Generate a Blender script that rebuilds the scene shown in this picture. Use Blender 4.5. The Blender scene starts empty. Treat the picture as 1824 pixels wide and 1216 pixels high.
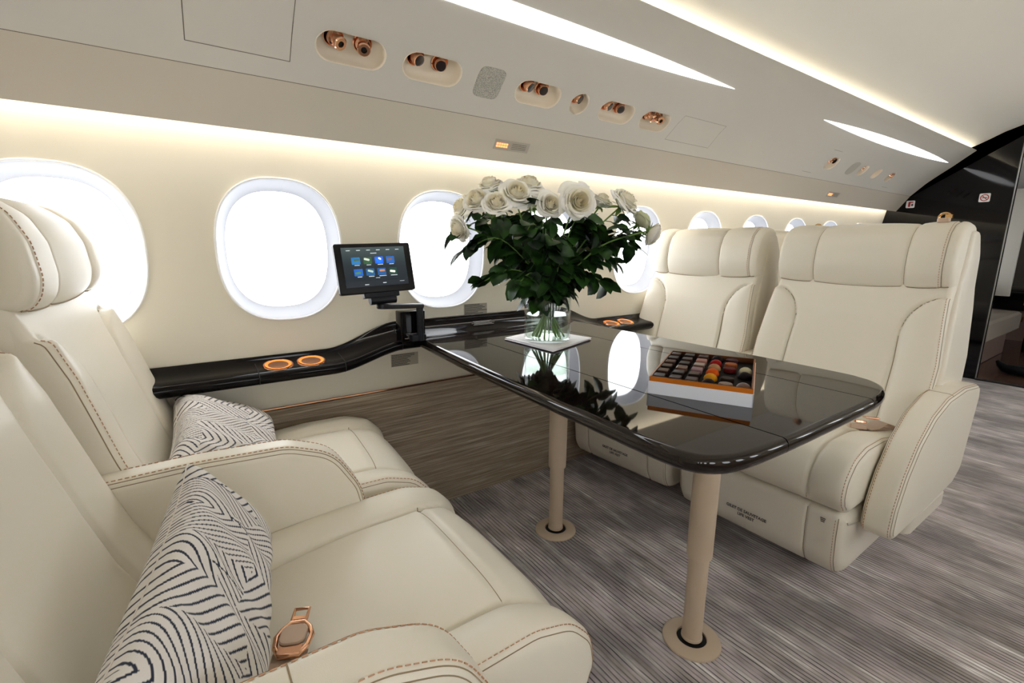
import bpy, math, random
import numpy as np
from mathutils import Vector, Matrix
from mathutils.geometry import delaunay_2d_cdt
PI = math.pi
sc = bpy.context.scene
col = sc.collection

# ------------------------------------------------------------------ materials
def newmat(name):
    m = bpy.data.materials.new(name); m.use_nodes = True
    nt = m.node_tree; b = nt.nodes['Principled BSDF']
    return m, nt, b
def N(nt, t, **kw):
    n = nt.nodes.new(t)
    for k, v in kw.items():
        if k in n.inputs: n.inputs[k].default_value = v
        else: setattr(n, k, v)
    return n
def L(nt, a, b): nt.links.new(a, b)
def simple(name, c, rough=.5, metal=0., coat=0., bump=0., bscale=400., spec=.5, sheen=0., var=0.):
    m, nt, b = newmat(name)
    b.inputs['Base Color'].default_value = (*c, 1); b.inputs['Roughness'].default_value = rough
    b.inputs['Metallic'].default_value = metal; b.inputs['Coat Weight'].default_value = coat
    b.inputs['Coat Roughness'].default_value = .03
    b.inputs['Specular IOR Level'].default_value = spec
    b.inputs['Sheen Weight'].default_value = sheen
    if bump or var:
        tc = N(nt, 'ShaderNodeTexCoord'); no = N(nt, 'ShaderNodeTexNoise', Scale=bscale, Detail=3.)
        L(nt, tc.outputs['Object'], no.inputs['Vector'])
        if bump:
            bp = N(nt, 'ShaderNodeBump', Strength=bump, Distance=.001)
            L(nt, no.outputs['Fac'], bp.inputs['Height']); L(nt, bp.outputs['Normal'], b.inputs['Normal'])
        if var:
            mx = N(nt, 'ShaderNodeMix', data_type='RGBA')
            mx.inputs[6].default_value = (*[x * (1 - var) for x in c], 1); mx.inputs[7].default_value = (*[min(1, x * (1 + var)) for x in c], 1)
            L(nt, no.outputs['Fac'], mx.inputs[0]); L(nt, mx.outputs[2], b.inputs['Base Color'])
    return m
def emit(name, c, s):
    m, nt, b = newmat(name)
    b.inputs['Base Color'].default_value = (*c, 1)
    b.inputs['Emission Color'].default_value = (*c, 1); b.inputs['Emission Strength'].default_value = s
    return m
def s2l(r, g, b):
    f = lambda v: (v / 255 / 12.92) if v / 255 <= .04045 else ((v / 255 + .055) / 1.055) ** 2.4
    return (f(r), f(g), f(b))

M = {}
M['leather'] = simple('ivory_leather', (.79, .742, .635), .40, bump=.12, bscale=900, spec=.4)
M['leather_grey'] = simple('ivory_leather_side', (.76, .712, .615), .43, bump=.12, bscale=900, spec=.4)
M['stitch'] = simple('copper_brown_thread', s2l(186, 142, 112), .7)
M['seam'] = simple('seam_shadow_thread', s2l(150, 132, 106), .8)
M['panel'] = simple('cream_side_panel', (.81, .762, .645), .55, bump=.05, bscale=300, spec=.3)
M['headliner'] = simple('headliner_fabric', (.64, .61, .555), .8, bump=.1, bscale=700, spec=.15)
M['headliner2'] = simple('headliner_strip_fabric', (.63, .575, .49), .8, bump=.1, bscale=700, spec=.15)
M['ceiling'] = simple('ceiling_fabric', (.78, .75, .68), .75, bump=.06, bscale=500, spec=.15)
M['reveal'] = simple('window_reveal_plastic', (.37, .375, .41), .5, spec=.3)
M['rim'] = simple('window_rim_bead', (.93, .93, .93), .25)
M['lacquer'] = simple('black_piano_lacquer', (.004, .0035, .004), .05, spec=.28)
M['lacquer_soft'] = simple('black_lacquer_ledge', (.004, .003, .0035), .08, spec=.16)
M['copper'] = simple('rose_gold_metal', (.78, .44, .29), .16, metal=1.)
M['copper_dark'] = simple('rose_gold_shaded', (.42, .21, .12), .3, metal=1.)
M['gold'] = simple('gold_clip', (.75, .48, .22), .22, metal=1.)
M['beige_metal'] = simple('beige_painted_metal', s2l(198, 179, 156), .42, bump=.05, bscale=900, spec=.4)
M['recess'] = simple('beige_recess', s2l(246, 232, 212), .5)
M['dark'] = simple('dark_gap', (.006, .006, .006), .6)
M['monitor'] = simple('black_monitor_plastic', (.004, .004, .005), .4, spec=.25)
M['armblue'] = simple('black_arm_metal', (.004, .005, .009), .4, spec=.25)
M['label'] = simple('placard_film', s2l(176, 168, 152), .4)
M['ink'] = simple('placard_ink', (.04, .04, .045), .6)
M['ink_white'] = simple('white_placard_ink', (.25, .25, .25), .6)
M['napkin'] = simple('white_linen', (.93, .92, .95), .85, bump=.3, bscale=900)
M['strap'] = simple('beige_satin_strap', s2l(196, 168, 146), .35, sheen=.3)
M['white_card'] = simple('white_card', (.82, .86, .97), .5)
M['orange_card'] = simple('orange_card', s2l(190, 106, 24), .5, spec=.2)
M['box_in'] = simple('box_copper_rim', s2l(96, 52, 22), .35, metal=.5)
M['tray'] = simple('dark_chocolate_tray', (.006, .0045, .004), .6, spec=.05)
M['stem'] = simple('rose_stem_green', s2l(104, 138, 66), .5)
M['sepal'] = simple('sepal_green', s2l(96, 122, 52), .5)
M['sticker'] = simple('white_sticker', (.8, .8, .8), .4)
M['red'] = simple('red_print', s2l(170, 25, 30), .5)
M['led'] = emit('led_diffuser', (.97, .98, 1.0), 5.0)
M['cove'] = emit('warm_cove_led', (1.0, .95, .86), 13.0)
M['cove2'] = emit('ceiling_cove_led', (1.0, .97, .87), 44.0)
M['orange_led'] = emit('orange_sign_light', (1.0, .26, .09), 2.6)
M['cup_glow'] = emit('cupholder_light', (1.0, .26, .04), .75)
M['steel'] = simple('steel_trim', (.35, .36, .38), .2, metal=1.)

def mat_leaf():
    m, nt, b = newmat('rose_leaf')
    tc = N(nt, 'ShaderNodeTexCoord'); no = N(nt, 'ShaderNodeTexNoise', Scale=22., Detail=2.)
    L(nt, tc.outputs['Object'], no.inputs['Vector'])
    cr = N(nt, 'ShaderNodeValToRGB'); L(nt, no.outputs['Fac'], cr.inputs[0])
    cr.color_ramp.elements[0].position = .35; cr.color_ramp.elements[0].color = (*s2l(16, 34, 14), 1)
    cr.color_ramp.elements[1].position = .7; cr.color_ramp.elements[1].color = (*s2l(46, 82, 30), 1)
    L(nt, cr.outputs[0], b.inputs['Base Color']); b.inputs['Roughness'].default_value = .38
    b.inputs['Specular IOR Level'].default_value = .2
    return m
M['leaf'] = mat_leaf()
def mat_petal(name, c1, c2):
    m, nt, b = newmat(name)
    at = N(nt, 'ShaderNodeAttribute', attribute_name='tip')
    mx = N(nt, 'ShaderNodeMix', data_type='RGBA'); mx.inputs[6].default_value = (*c1, 1); mx.inputs[7].default_value = (*c2, 1)
    L(nt, at.outputs['Fac'], mx.inputs[0]); L(nt, mx.outputs[2], b.inputs['Base Color'])
    b.inputs['Roughness'].default_value = .55; b.inputs['Specular IOR Level'].default_value = .25
    b.inputs['Subsurface Weight'].default_value = .25; b.inputs['Subsurface Radius'].default_value = (.01, .01, .006)
    b.inputs['Subsurface Scale'].default_value = .6
    return m
M['petal'] = mat_petal('white_rose_petal', s2l(250, 238, 204), s2l(253, 251, 243))
M['petal_g'] = mat_petal('greenish_rose_petal', s2l(186, 190, 120), s2l(238, 240, 214))

def mat_table():
    m, nt, b = newmat('dark_walnut_gloss')
    tc = N(nt, 'ShaderNodeTexCoord'); mp = N(nt, 'ShaderNodeMapping'); mp.inputs['Scale'].default_value = (60, 1.5, 10)
    L(nt, tc.outputs['Object'], mp.inputs['Vector'])
    no = N(nt, 'ShaderNodeTexNoise', Scale=3., Detail=5.); L(nt, mp.outputs[0], no.inputs['Vector'])
    cr = N(nt, 'ShaderNodeValToRGB'); L(nt, no.outputs['Fac'], cr.inputs[0])
    cr.color_ramp.elements[0].position = .3; cr.color_ramp.elements[0].color = (.005, .0032, .0027, 1)
    cr.color_ramp.elements[1].position = .7; cr.color_ramp.elements[1].color = (.013, .008, .0065, 1)
    L(nt, cr.outputs[0], b.inputs['Base Color']); b.inputs['Roughness'].default_value = .035
    b.inputs['Specular IOR Level'].default_value = .46
    return m
M['table'] = mat_table()

def mat_wood():
    m, nt, b = newmat('grey_brown_wood_veneer')
    tc = N(nt, 'ShaderNodeTexCoord'); mp = N(nt, 'ShaderNodeMapping'); mp.inputs['Scale'].default_value = (2.2, 5, 95)
    L(nt, tc.outputs['Object'], mp.inputs['Vector'])
    no = N(nt, 'ShaderNodeTexNoise', Scale=2.2, Detail=8., Roughness=.65); L(nt, mp.outputs[0], no.inputs['Vector'])
    n2 = N(nt, 'ShaderNodeTexNoise', Scale=2.5, Detail=2.); L(nt, tc.outputs['Object'], n2.inputs['Vector'])
    cr = N(nt, 'ShaderNodeValToRGB'); L(nt, no.outputs['Fac'], cr.inputs[0])
    e = cr.color_ramp.elements
    e[0].position = .30; e[0].color = (*s2l(112, 96, 80), 1); e[1].position = .74; e[1].color = (*s2l(214, 200, 178), 1)
    x = e.new(.5); x.color = (*s2l(160, 144, 124), 1)
    mx = N(nt, 'ShaderNodeMix', data_type='RGBA', blend_type='MULTIPLY'); mx.inputs[0].default_value = .5
    L(nt, cr.outputs[0], mx.inputs[6]); cr2 = N(nt, 'ShaderNodeValToRGB'); L(nt, n2.outputs['Fac'], cr2.inputs[0])
    cr2.color_ramp.elements[0].color = (.55, .55, .55, 1); cr2.color_ramp.elements[1].color = (1, 1, 1, 1)
    L(nt, cr2.outputs[0], mx.inputs[7]); L(nt, mx.outputs[2], b.inputs['Base Color'])
    b.inputs['Roughness'].default_value = .45
    bp = N(nt, 'ShaderNodeBump', Strength=.25, Distance=.001); L(nt, no.outputs['Fac'], bp.inputs['Height']); L(nt, bp.outputs[0], b.inputs['Normal'])
    return m
M['wood'] = mat_wood()

def mat_carpet():
    m, nt, b = newmat('ribbed_silk_carpet')
    tc = N(nt, 'ShaderNodeTexCoord')
    sp = N(nt, 'ShaderNodeSeparateXYZ'); L(nt, tc.outputs['Object'], sp.inputs[0])
    # wobble of the ribs
    mw = N(nt, 'ShaderNodeMapping'); mw.inputs['Scale'].default_value = (14, 5, 1); L(nt, tc.outputs['Object'], mw.inputs['Vector'])
    nw = N(nt, 'ShaderNodeTexNoise', Scale=1.2, Detail=2.); L(nt, mw.outputs[0], nw.inputs['Vector'])
    wv = N(nt, 'ShaderNodeMath', operation='MULTIPLY_ADD'); wv.inputs[1].default_value = .010; L(nt, nw.outputs['Fac'], wv.inputs[0]); L(nt, sp.outputs[0], wv.inputs[2])
    ml = N(nt, 'ShaderNodeMath', operation='MULTIPLY'); ml.inputs[1].default_value = 1 / .0125; L(nt, wv.outputs[0], ml.inputs[0])
    fr = N(nt, 'ShaderNodeMath', operation='FRACT'); L(nt, ml.outputs[0], fr.inputs[0])
    pp = N(nt, 'ShaderNodeMath', operation='PINGPONG'); pp.inputs[1].default_value = .5; L(nt, fr.outputs[0], pp.inputs[0])  # 0..0.5
    rr = N(nt, 'ShaderNodeMapRange', interpolation_type='SMOOTHSTEP'); rr.inputs[1].default_value = .0; rr.inputs[2].default_value = .22; L(nt, pp.outputs[0], rr.inputs[0])
    # broken visibility of the grooves
    mb = N(nt, 'ShaderNodeMapping'); mb.inputs['Scale'].default_value = (45, 7, 1); L(nt, tc.outputs['Object'], mb.inputs['Vector'])
    nb = N(nt, 'ShaderNodeTexNoise', Scale=1., Detail=3.); L(nt, mb.outputs[0], nb.inputs['Vector'])
    gb = N(nt, 'ShaderNodeMapRange'); gb.inputs[1].default_value = .38; gb.inputs[2].default_value = .62; gb.inputs[3].default_value = .80; gb.inputs[4].default_value = .12; L(nt, nb.outputs['Fac'], gb.inputs[0])
    gm = N(nt, 'ShaderNodeMath', operation='MAXIMUM'); L(nt, rr.outputs[0], gm.inputs[0]); L(nt, gb.outputs[0], gm.inputs[1])
    # long streaks of colour
    ms = N(nt, 'ShaderNodeMapping'); ms.inputs['Scale'].default_value = (38, 3.0, 1); L(nt, tc.outputs['Object'], ms.inputs['Vector'])
    ns = N(nt, 'ShaderNodeTexNoise', Scale=1., Detail=6., Roughness=.62); L(nt, ms.outputs[0], ns.inputs['Vector'])
    cr = N(nt, 'ShaderNodeValToRGB'); L(nt, ns.outputs['Fac'], cr.inputs[0]); e = cr.color_ramp.elements
    e[0].position = .28; e[0].color = (*s2l(128, 120, 116), 1); e[1].position = .78; e[1].color = (*s2l(228, 226, 228), 1)
    for p, c in ((.42, (142, 136, 132)), (.5, (156, 146, 150)), (.56, (152, 148, 145)), (.64, (180, 177, 176))):
        x = e.new(p); x.color = (*s2l(*c), 1)
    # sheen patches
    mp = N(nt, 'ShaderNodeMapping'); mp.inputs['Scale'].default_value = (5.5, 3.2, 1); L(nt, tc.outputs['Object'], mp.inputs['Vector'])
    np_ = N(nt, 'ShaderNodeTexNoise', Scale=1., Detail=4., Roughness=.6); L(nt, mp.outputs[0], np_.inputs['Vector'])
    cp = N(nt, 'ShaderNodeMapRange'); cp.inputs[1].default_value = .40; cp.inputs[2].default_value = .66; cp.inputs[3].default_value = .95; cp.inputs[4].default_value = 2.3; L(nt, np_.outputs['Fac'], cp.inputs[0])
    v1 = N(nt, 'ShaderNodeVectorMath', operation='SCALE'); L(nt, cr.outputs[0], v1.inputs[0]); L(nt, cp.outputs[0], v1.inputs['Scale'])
    v2 = N(nt, 'ShaderNodeVectorMath', operation='SCALE'); L(nt, v1.outputs[0], v2.inputs[0]); L(nt, gm.outputs[0], v2.inputs['Scale'])
    L(nt, v2.outputs[0], b.inputs['Base Color'])
    b.inputs['Roughness'].default_value = .7; b.inputs['Specular IOR Level'].default_value = .25; b.inputs['Sheen Weight'].default_value = .25; b.inputs['Sheen Roughness'].default_value = .4
    nf = N(nt, 'ShaderNodeTexNoise', Scale=700., Detail=2.); L(nt, tc.outputs['Object'], nf.inputs['Vector'])
    ad = N(nt, 'ShaderNodeMath', operation='MULTIPLY_ADD'); ad.inputs[1].default_value = .4; L(nt, nf.outputs['Fac'], ad.inputs[0]); L(nt, gm.outputs[0], ad.inputs[2])
    bp = N(nt, 'ShaderNodeBump', Strength=.6, Distance=.003); L(nt, ad.outputs[0], bp.inputs['Height']); L(nt, bp.outputs[0], b.inputs['Normal'])
    return m
M['carpet'] = mat_carpet()

def mat_grille():
    m, nt, b = newmat('speaker_mesh')
    tc = N(nt, 'ShaderNodeTexCoord'); vo = N(nt, 'ShaderNodeTexVoronoi', Scale=520.); cr = N(nt, 'ShaderNodeValToRGB')
    cr.color_ramp.elements[0].position = .25; cr.color_ramp.elements[0].color = (*s2l(84, 82, 78), 1); cr.color_ramp.elements[1].position = .5; cr.color_ramp.elements[1].color = (*s2l(190, 187, 176), 1)
    L(nt, tc.outputs['Object'], vo.inputs['Vector']); L(nt, vo.outputs['Distance'], cr.inputs[0]); L(nt, cr.outputs[0], b.inputs['Base Color'])
    b.inputs['Roughness'].default_value = .5
    return m
M['grille'] = mat_grille()
M['grille_pale'] = simple('pale_speaker_mesh', s2l(186, 182, 168), .6)

def mat_glass(name, c=(1, 1, 1), ior=1.45):
    m, nt, b = newmat(name)
    b.inputs['Base Color'].default_value = (*c, 1); b.inputs['Roughness'].default_value = 0
    b.inputs['Transmission Weight'].default_value = 1; b.inputs['IOR'].default_value = ior
    return m
def mat_thin(name, c, ior, boost=0.):
    m, nt, b = newmat(name)
    tr = N(nt, 'ShaderNodeBsdfTransparent'); tr.inputs[0].default_value = (*c, 1); gl = N(nt, 'ShaderNodeBsdfGlossy'); gl.inputs['Roughness'].default_value = .01
    lw = N(nt, 'ShaderNodeLayerWeight'); pw = N(nt, 'ShaderNodeMath', operation='POWER'); pw.inputs[1].default_value = 3.5; L(nt, lw.outputs['Facing'], pw.inputs[0])
    ad = N(nt, 'ShaderNodeMath', operation='MULTIPLY_ADD'); ad.inputs[1].default_value = .55 * (ior - 1) / .45; ad.inputs[2].default_value = .03; L(nt, pw.outputs[0], ad.inputs[0])
    mx = N(nt, 'ShaderNodeMixShader'); L(nt, ad.outputs[0], mx.inputs[0]); L(nt, tr.outputs[0], mx.inputs[1]); L(nt, gl.outputs[0], mx.inputs[2])
    L(nt, mx.outputs[0], nt.nodes['Material Output'].inputs[0]); return m
M['glass'] = mat_thin('clear_vase_glass', (.965, .985, .975), 1.45)
M['water'] = mat_thin('vase_water', (.90, .94, .90), 1.33)
def mat_pane():
    m, nt, b = newmat('window_pane_acrylic')
    tr = N(nt, 'ShaderNodeBsdfTransparent'); gl = N(nt, 'ShaderNodeBsdfGlossy'); gl.inputs['Roughness'].default_value = .03
    mx = N(nt, 'ShaderNodeMixShader'); mx.inputs[0].default_value = .04
    L(nt, tr.outputs[0], mx.inputs[1]); L(nt, gl.outputs[0], mx.inputs[2])
    L(nt, mx.outputs[0], nt.nodes['Material Output'].inputs[0])
    return m
M['pane'] = mat_pane()
def mat_attr(name, ca, cb, rough=.8):
    m, nt, b = newmat(name)
    at = N(nt, 'ShaderNodeAttribute', attribute_name='ink')
    mx = N(nt, 'ShaderNodeMix', data_type='RGBA'); mx.inputs[6].default_value = (*ca, 1); mx.inputs[7].default_value = (*cb, 1)
    L(nt, at.outputs['Fac'], mx.inputs[0]); L(nt, mx.outputs[2], b.inputs['Base Color']); b.inputs['Roughness'].default_value = rough
    tc = N(nt, 'ShaderNodeTexCoord'); no = N(nt, 'ShaderNodeTexNoise', Scale=1100., Detail=2.); L(nt, tc.outputs['Object'], no.inputs['Vector'])
    bp = N(nt, 'ShaderNodeBump', Strength=.35, Distance=.001); L(nt, no.outputs['Fac'], bp.inputs['Height']); L(nt, bp.outputs[0], b.inputs['Normal'])
    return m
M['pillow'] = mat_attr('patterned_pillow_fabric', s2l(222, 217, 213), s2l(30, 38, 58))
def mat_room(name, c, r=.5): return simple(name, c, r)
M['floor2'] = simple('polished_brown_floor', s2l(92, 70, 60), .18)
M['sofa'] = simple('taupe_sofa_leather', s2l(168, 158, 146), .45)
M['greywall'] = simple('warm_grey_panel', s2l(92, 86, 78), .5)
M['rose_panel'] = simple('rose_grey_panel', s2l(150, 128, 118), .4)

# ------------------------------------------------------------------ object helpers
def mesh(name, verts, faces, m, parent=None, smooth=True, attr=None, mats=None):
    me = bpy.data.meshes.new(name)
    me.from_pydata([tuple(v) for v in verts], [], [tuple(f) for f in faces]); me.update()
    if smooth: me.shade_smooth()
    if attr:
        a = me.attributes.new(attr[0], 'FLOAT', 'POINT'); a.data.foreach_set('value', np.asarray(attr[1], dtype=np.float32))
    o = bpy.data.objects.new(name, me); col.objects.link(o)
    if m is not None: me.materials.append(M[m] if isinstance(m, str) else m)
    if parent is not None: o.parent = parent
    return o
def thing(name, label, cat, loc=(0, 0, 0), rot=(0, 0, 0), group=None):
    o = bpy.data.objects.new(name, None); col.objects.link(o); o.empty_display_size = .05
    o.location = loc; o.rotation_euler = rot; o['label'] = label; o['category'] = cat
    if group: o['group'] = group
    return o
def tag(o, label, cat, group=None, kind=None):
    o['label'] = label; o['category'] = cat
    if group: o['group'] = group
    if kind: o['kind'] = kind
    return o
def struct(o): o['kind'] = 'structure'; return o
def autosmooth(o, ang=40):
    me = o.data
    me.shade_smooth()
    try: me.set_sharp_from_angle(angle=math.radians(ang))
    except Exception: pass
    return o
class MB:
    def __init__(s): s.v = []; s.f = []
    def add(s, v, f):
        n = len(s.v); s.v += [tuple(p) for p in v]; s.f += [tuple(i + n for i in q) for q in f]
    def box(s, c, d, R=None):
        c = Vector(c); vs = []
        for x in (-1, 1):
            for y in (-1, 1):
                for z in (-1, 1):
                    p = Vector((x * d[0] / 2, y * d[1] / 2, z * d[2] / 2))
                    vs.append(c + (R @ p if R is not None else p))
        s.add(vs, [(0, 1, 3, 2), (4, 6, 7, 5), (0, 4, 5, 1), (2, 3, 7, 6), (0, 2, 6, 4), (1, 5, 7, 3)])
    def rbox(s, c, d, r, R=None, n=4):
        """box with rounded vertical (local z) corners and small top chamfer"""
        pts = []
        for (sx, sy, a0) in ((1, 1, 0), (-1, 1, 90), (-1, -1, 180), (1, -1, 270)):
            for k in range(n + 1):
                a = math.radians(a0 + 90 * k / n)
                pts.append((sx * (d[0] / 2 - r) + r * math.cos(a), sy * (d[1] / 2 - r) + r * math.sin(a)))
        ch = min(r, d[2] / 2) * .35
        rings = [(-d[2] / 2, ch), (-d[2] / 2 + ch, 0), (d[2] / 2 - ch, 0), (d[2] / 2, ch)]
        vs = []; m_ = len(pts)
        for z, ins in rings:
            kx = 1 - ins / (d[0] / 2); ky = 1 - ins / (d[1] / 2)
            for p in pts:
                q = Vector((p[0] * kx, p[1] * ky, z)); vs.append(Vector(c) + (R @ q if R is not None else q))
        fs = []
        for k in range(3):
            for i in range(m_):
                j = (i + 1) % m_; fs.append((k * m_ + i, k * m_ + j, (k + 1) * m_ + j, (k + 1) * m_ + i))
        fs.append(tuple(range(m_ - 1, -1, -1))); fs.append(tuple(range(3 * m_, 4 * m_)))
        s.add(vs, fs)
    def tube(s, pts, r, n=8, cap=True):
        pts = [Vector(p) for p in pts]; rs = r if hasattr(r, '__len__') else [r] * len(pts)
        up = Vector((0, 0, 1)); vs = []; prev = None
        for i, p in enumerate(pts):
            t = (pts[min(i + 1, len(pts) - 1)] - pts[max(i - 1, 0)])
            t = t.normalized() if t.length > 1e-9 else Vector((0, 0, 1))
            if prev is None:
                a = t.cross(up)
                if a.length < .1: a = t.cross(Vector((1, 0, 0)))
            else: a = prev - t * prev.dot(t)
            a.normalize(); prev = a; b = t.cross(a)
            for k in range(n):
                an = 2 * PI * k / n; vs.append(p + (a * math.cos(an) + b * math.sin(an)) * rs[i])
        fs = []
        for i in range(len(pts) - 1):
            for k in range(n):
                j = (k + 1) % n; fs.append((i * n + k, i * n + j, (i + 1) * n + j, (i + 1) * n + k))
        if cap: fs.append(tuple(range(n - 1, -1, -1))); fs.append(tuple(range((len(pts) - 1) * n, len(pts) * n)))
        s.add(vs, fs)
    def lathe(s, prof, c=(0, 0, 0), n=32, R=None, cap0=True, cap1=True):
        vs = []; c = Vector(c)
        for r, z in prof:
            for k in range(n):
                a = 2 * PI * k / n; q = Vector((r * math.cos(a), r * math.sin(a), z)); vs.append(c + (R @ q if R is not None else q))
        fs = []
        for i in range(len(prof) - 1):
            for k in range(n):
                j = (k + 1) % n; fs.append((i * n + k, i * n + j, (i + 1) * n + j, (i + 1) * n + k))
        if cap0: fs.append(tuple(range(n - 1, -1, -1)))
        if cap1: fs.append(tuple(range((len(prof) - 1) * n, len(prof) * n)))
        s.add(vs, fs)
    def build(s, name, m, parent=None, smooth=True, ang=40):
        o = mesh(name, s.v, s.f, m, parent, smooth)
        if smooth: autosmooth(o, ang)
        return o

def rounded(pts, radii, step=.012):
    """closed polygon (ccw in x,z) with rounded corners, resampled evenly"""
    n = len(pts); out = []
    for i in range(n):
        p = np.array(pts[i], float); a = np.array(pts[i - 1], float); b = np.array(pts[(i + 1) % n], float)
        r = radii[i] if hasattr(radii, '__len__') else radii
        da = a - p; db = b - p; la = np.linalg.norm(da); lb = np.linalg.norm(db)
        da /= la; db /= lb; ang = math.acos(max(-1, min(1, da @ db)))
        if r <= 0 or ang > PI - .05: out.append(p); continue
        t = min(r / math.tan(ang / 2), la * .48, lb * .48)
        A = p + da * t; B = p + db * t
        k = 6
        for j in range(k + 1):
            u = j / k; out.append((1 - u) ** 2 * A + 2 * u * (1 - u) * p + u * u * B)
    out = np.array(out)
    seg = np.linalg.norm(np.roll(out, -1, 0) - out, axis=1); keep = seg > 1e-7; out = out[keep]; seg = seg[keep]
    cum = np.concatenate([[0], np.cumsum(seg)]); Ltot = cum[-1]; cnt = max(24, int(Ltot / step))
    t = np.arange(cnt) / cnt * Ltot; ext = np.vstack([out, out[0]])
    P = np.stack([np.interp(t, cum, ext[:, 0]), np.interp(t, cum, ext[:, 1])], 1)
    area = .5 * np.sum(P[:, 0] * np.roll(P[:, 1], -1) - np.roll(P[:, 0], -1) * P[:, 1])
    if area < 0: P = P[::-1].copy()
    return P

class Slab:
    """upholstered body: a closed side profile (x,z) swept across y, rounded ends, displaced by disp(y, x, z, nx, nz)"""
    def __init__(s, P, y0, y1, r, disp=None, hw=None, step=.012, dense=(), zf=None):
        s.zf = zf
        s.P = P; s.y0 = y0; s.y1 = y1; s.r = r; s.disp = disp; s.hw = hw
        T = np.roll(P, -1, 0) - np.roll(P, 1, 0); T /= np.linalg.norm(T, axis=1)[:, None]
        s.Nn = np.stack([T[:, 1], -T[:, 0]], 1)
        ys = list(np.arange(y0 + r, y1 - r, step)) + [y1 - r]
        for k in range(1, 8):
            a = PI / 2 * k / 7; ys += [y0 + r * (1 - math.sin(a)), y1 - r * (1 - math.sin(a))]
        for d in dense:
            ys += [d - .009, d - .006, d - .004, d - .002, d, d + .002, d + .004, d + .006, d + .009]
        s.ys = np.array(sorted(set(round(float(y), 5) for y in ys if y0 <= y <= y1)))
    def section(s, y):
        d = min(y - s.y0, s.y1 - y); d = max(d, 0)
        ins = s.r - math.sqrt(max(0, s.r ** 2 - (s.r - d) ** 2)) if d < s.r else 0
        off = np.full(len(s.P), -ins)
        if s.disp is not None: off = off + s.disp(y, s.P[:, 0], s.P[:, 1], s.Nn[:, 0], s.Nn[:, 1])
        Q = s.P + s.Nn * off[:, None]
        yc = (s.y0 + s.y1) / 2
        yy = np.full(len(Q), y)
        if s.hw is not None: yy = yc + (y - yc) * s.hw(s.P[:, 1])
        zz = Q[:, 1] if s.zf is None else Q[:, 1] + s.zf(y, Q[:, 1])
        return np.stack([Q[:, 0], yy, zz], 1)
    def geo(s):
        n = len(s.P); V = np.vstack([s.section(y) for y in s.ys]); F = []
        m_ = len(s.ys)
        for i in range(m_ - 1):
            for k in range(n):
                j = (k + 1) % n; F.append((i * n + k, i * n + j, (i + 1) * n + j, (i + 1) * n + k))
        vl = [tuple(v) for v in V]
        for base, rev in ((0, False), ((m_ - 1) * n, True)):
            c = V[base:base + n].mean(0); ci = len(vl); vl.append(tuple(c))
            for k in range(n):
                j = (k + 1) % n
                F.append((ci, base + j, base + k) if not rev else (ci, base + k, base + j))
        return vl, F
    def pt(s, y, i):
        S = s.section(y); n = len(S); i0 = int(math.floor(i)) % n; f = i - math.floor(i)
        p = S[i0] * (1 - f) + S[(i0 + 1) % n] * f
        return p, np.array([s.Nn[i0][0], 0, s.Nn[i0][1]])
    def idx(s, x, z):
        return float(np.argmin((s.P[:, 0] - x) ** 2 + (s.P[:, 1] - z) ** 2))
    def line_const_y(s, y, i0, i1, lift=.0012, n=60):
        ln = len(s.P)
        if i1 < i0: i1 += ln
        out = []
        for k in range(n + 1):
            p, q = s.pt(y, (i0 + (i1 - i0) * k / n) % ln); out.append(p + q * lift)
        return out
    def line(s, pts, lift=.0012):
        out = []
        for y, i in pts:
            p, q = s.pt(y, i % len(s.P)); out.append(p + q * lift)
        return out

def dashes(mb, poly, dl=.0055, gap=.0035, r=.0009):
    poly = [np.array(p, float) for p in poly]
    seg = [np.linalg.norm(poly[i + 1] - poly[i]) for i in range(len(poly) - 1)]
    cum = np.concatenate([[0], np.cumsum(seg)]); P = np.array(poly)
    def at(t): return np.array([np.interp(t, cum, P[:, k]) for k in range(3)])
    t = 0
    while t + dl < cum[-1]:
        a = at(t); b = at(t + dl); d = b - a; l = np.linalg.norm(d)
        if l > 1e-6:
            d /= l; u = np.cross(d, [0, 0, 1]); 
            if np.linalg.norm(u) < .1: u = np.cross(d, [1, 0, 0])
            u /= np.linalg.norm(u); w = np.cross(d, u)
            vs = [a + u * r, a + w * r, a - u * r, a - w * r, b + u * r, b + w * r, b - u * r, b - w * r]
            mb.add(vs, [(0, 1, 5, 4), (1, 2, 6, 5), (2, 3, 7, 6), (3, 0, 4, 7), (3, 2, 1, 0), (4, 5, 6, 7)])
        t += dl + gap

# ------------------------------------------------------------------ cabin shell
YC = .42                                   # centre line of the cabin, y
X0, XB, X1 = -1.6, 5.0, 8.2
WALLP = [(1.572, 0.0), (1.60, .49), (1.612, .60), (1.618, .75), (1.62, .90), (1.617, 1.05), (1.608, 1.20), (1.588, 1.315), (1.56, 1.42), (1.50, 1.55), (1.36, 1.74), (1.16, 1.90), (.9, 2.01), (.42, 2.06)]
HEADP = [(1.585, 1.318), (1.522, 1.300), (1.443, 1.416)]
PSUP = [(1.443, 1.416), (1.352, 1.507), (1.28, 1.565), (1.2, 1.625), (1.14, 1.675), (1.085, 1.719), (1.095, 1.728)]
WX = [-1.33, -.79, -.24, .272, .82, 1.36, 1.90, 2.45, 2.98, 3.50, 4.02, 4.54, 5.6, 6.2, 6.8]
WZ, WHW, WHH = .979, .176, .212
def cumlen(P):
    P = np.array(P); return np.concatenate([[0], np.cumsum(np.linalg.norm(P[1:] - P[:-1], axis=1))])
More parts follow.
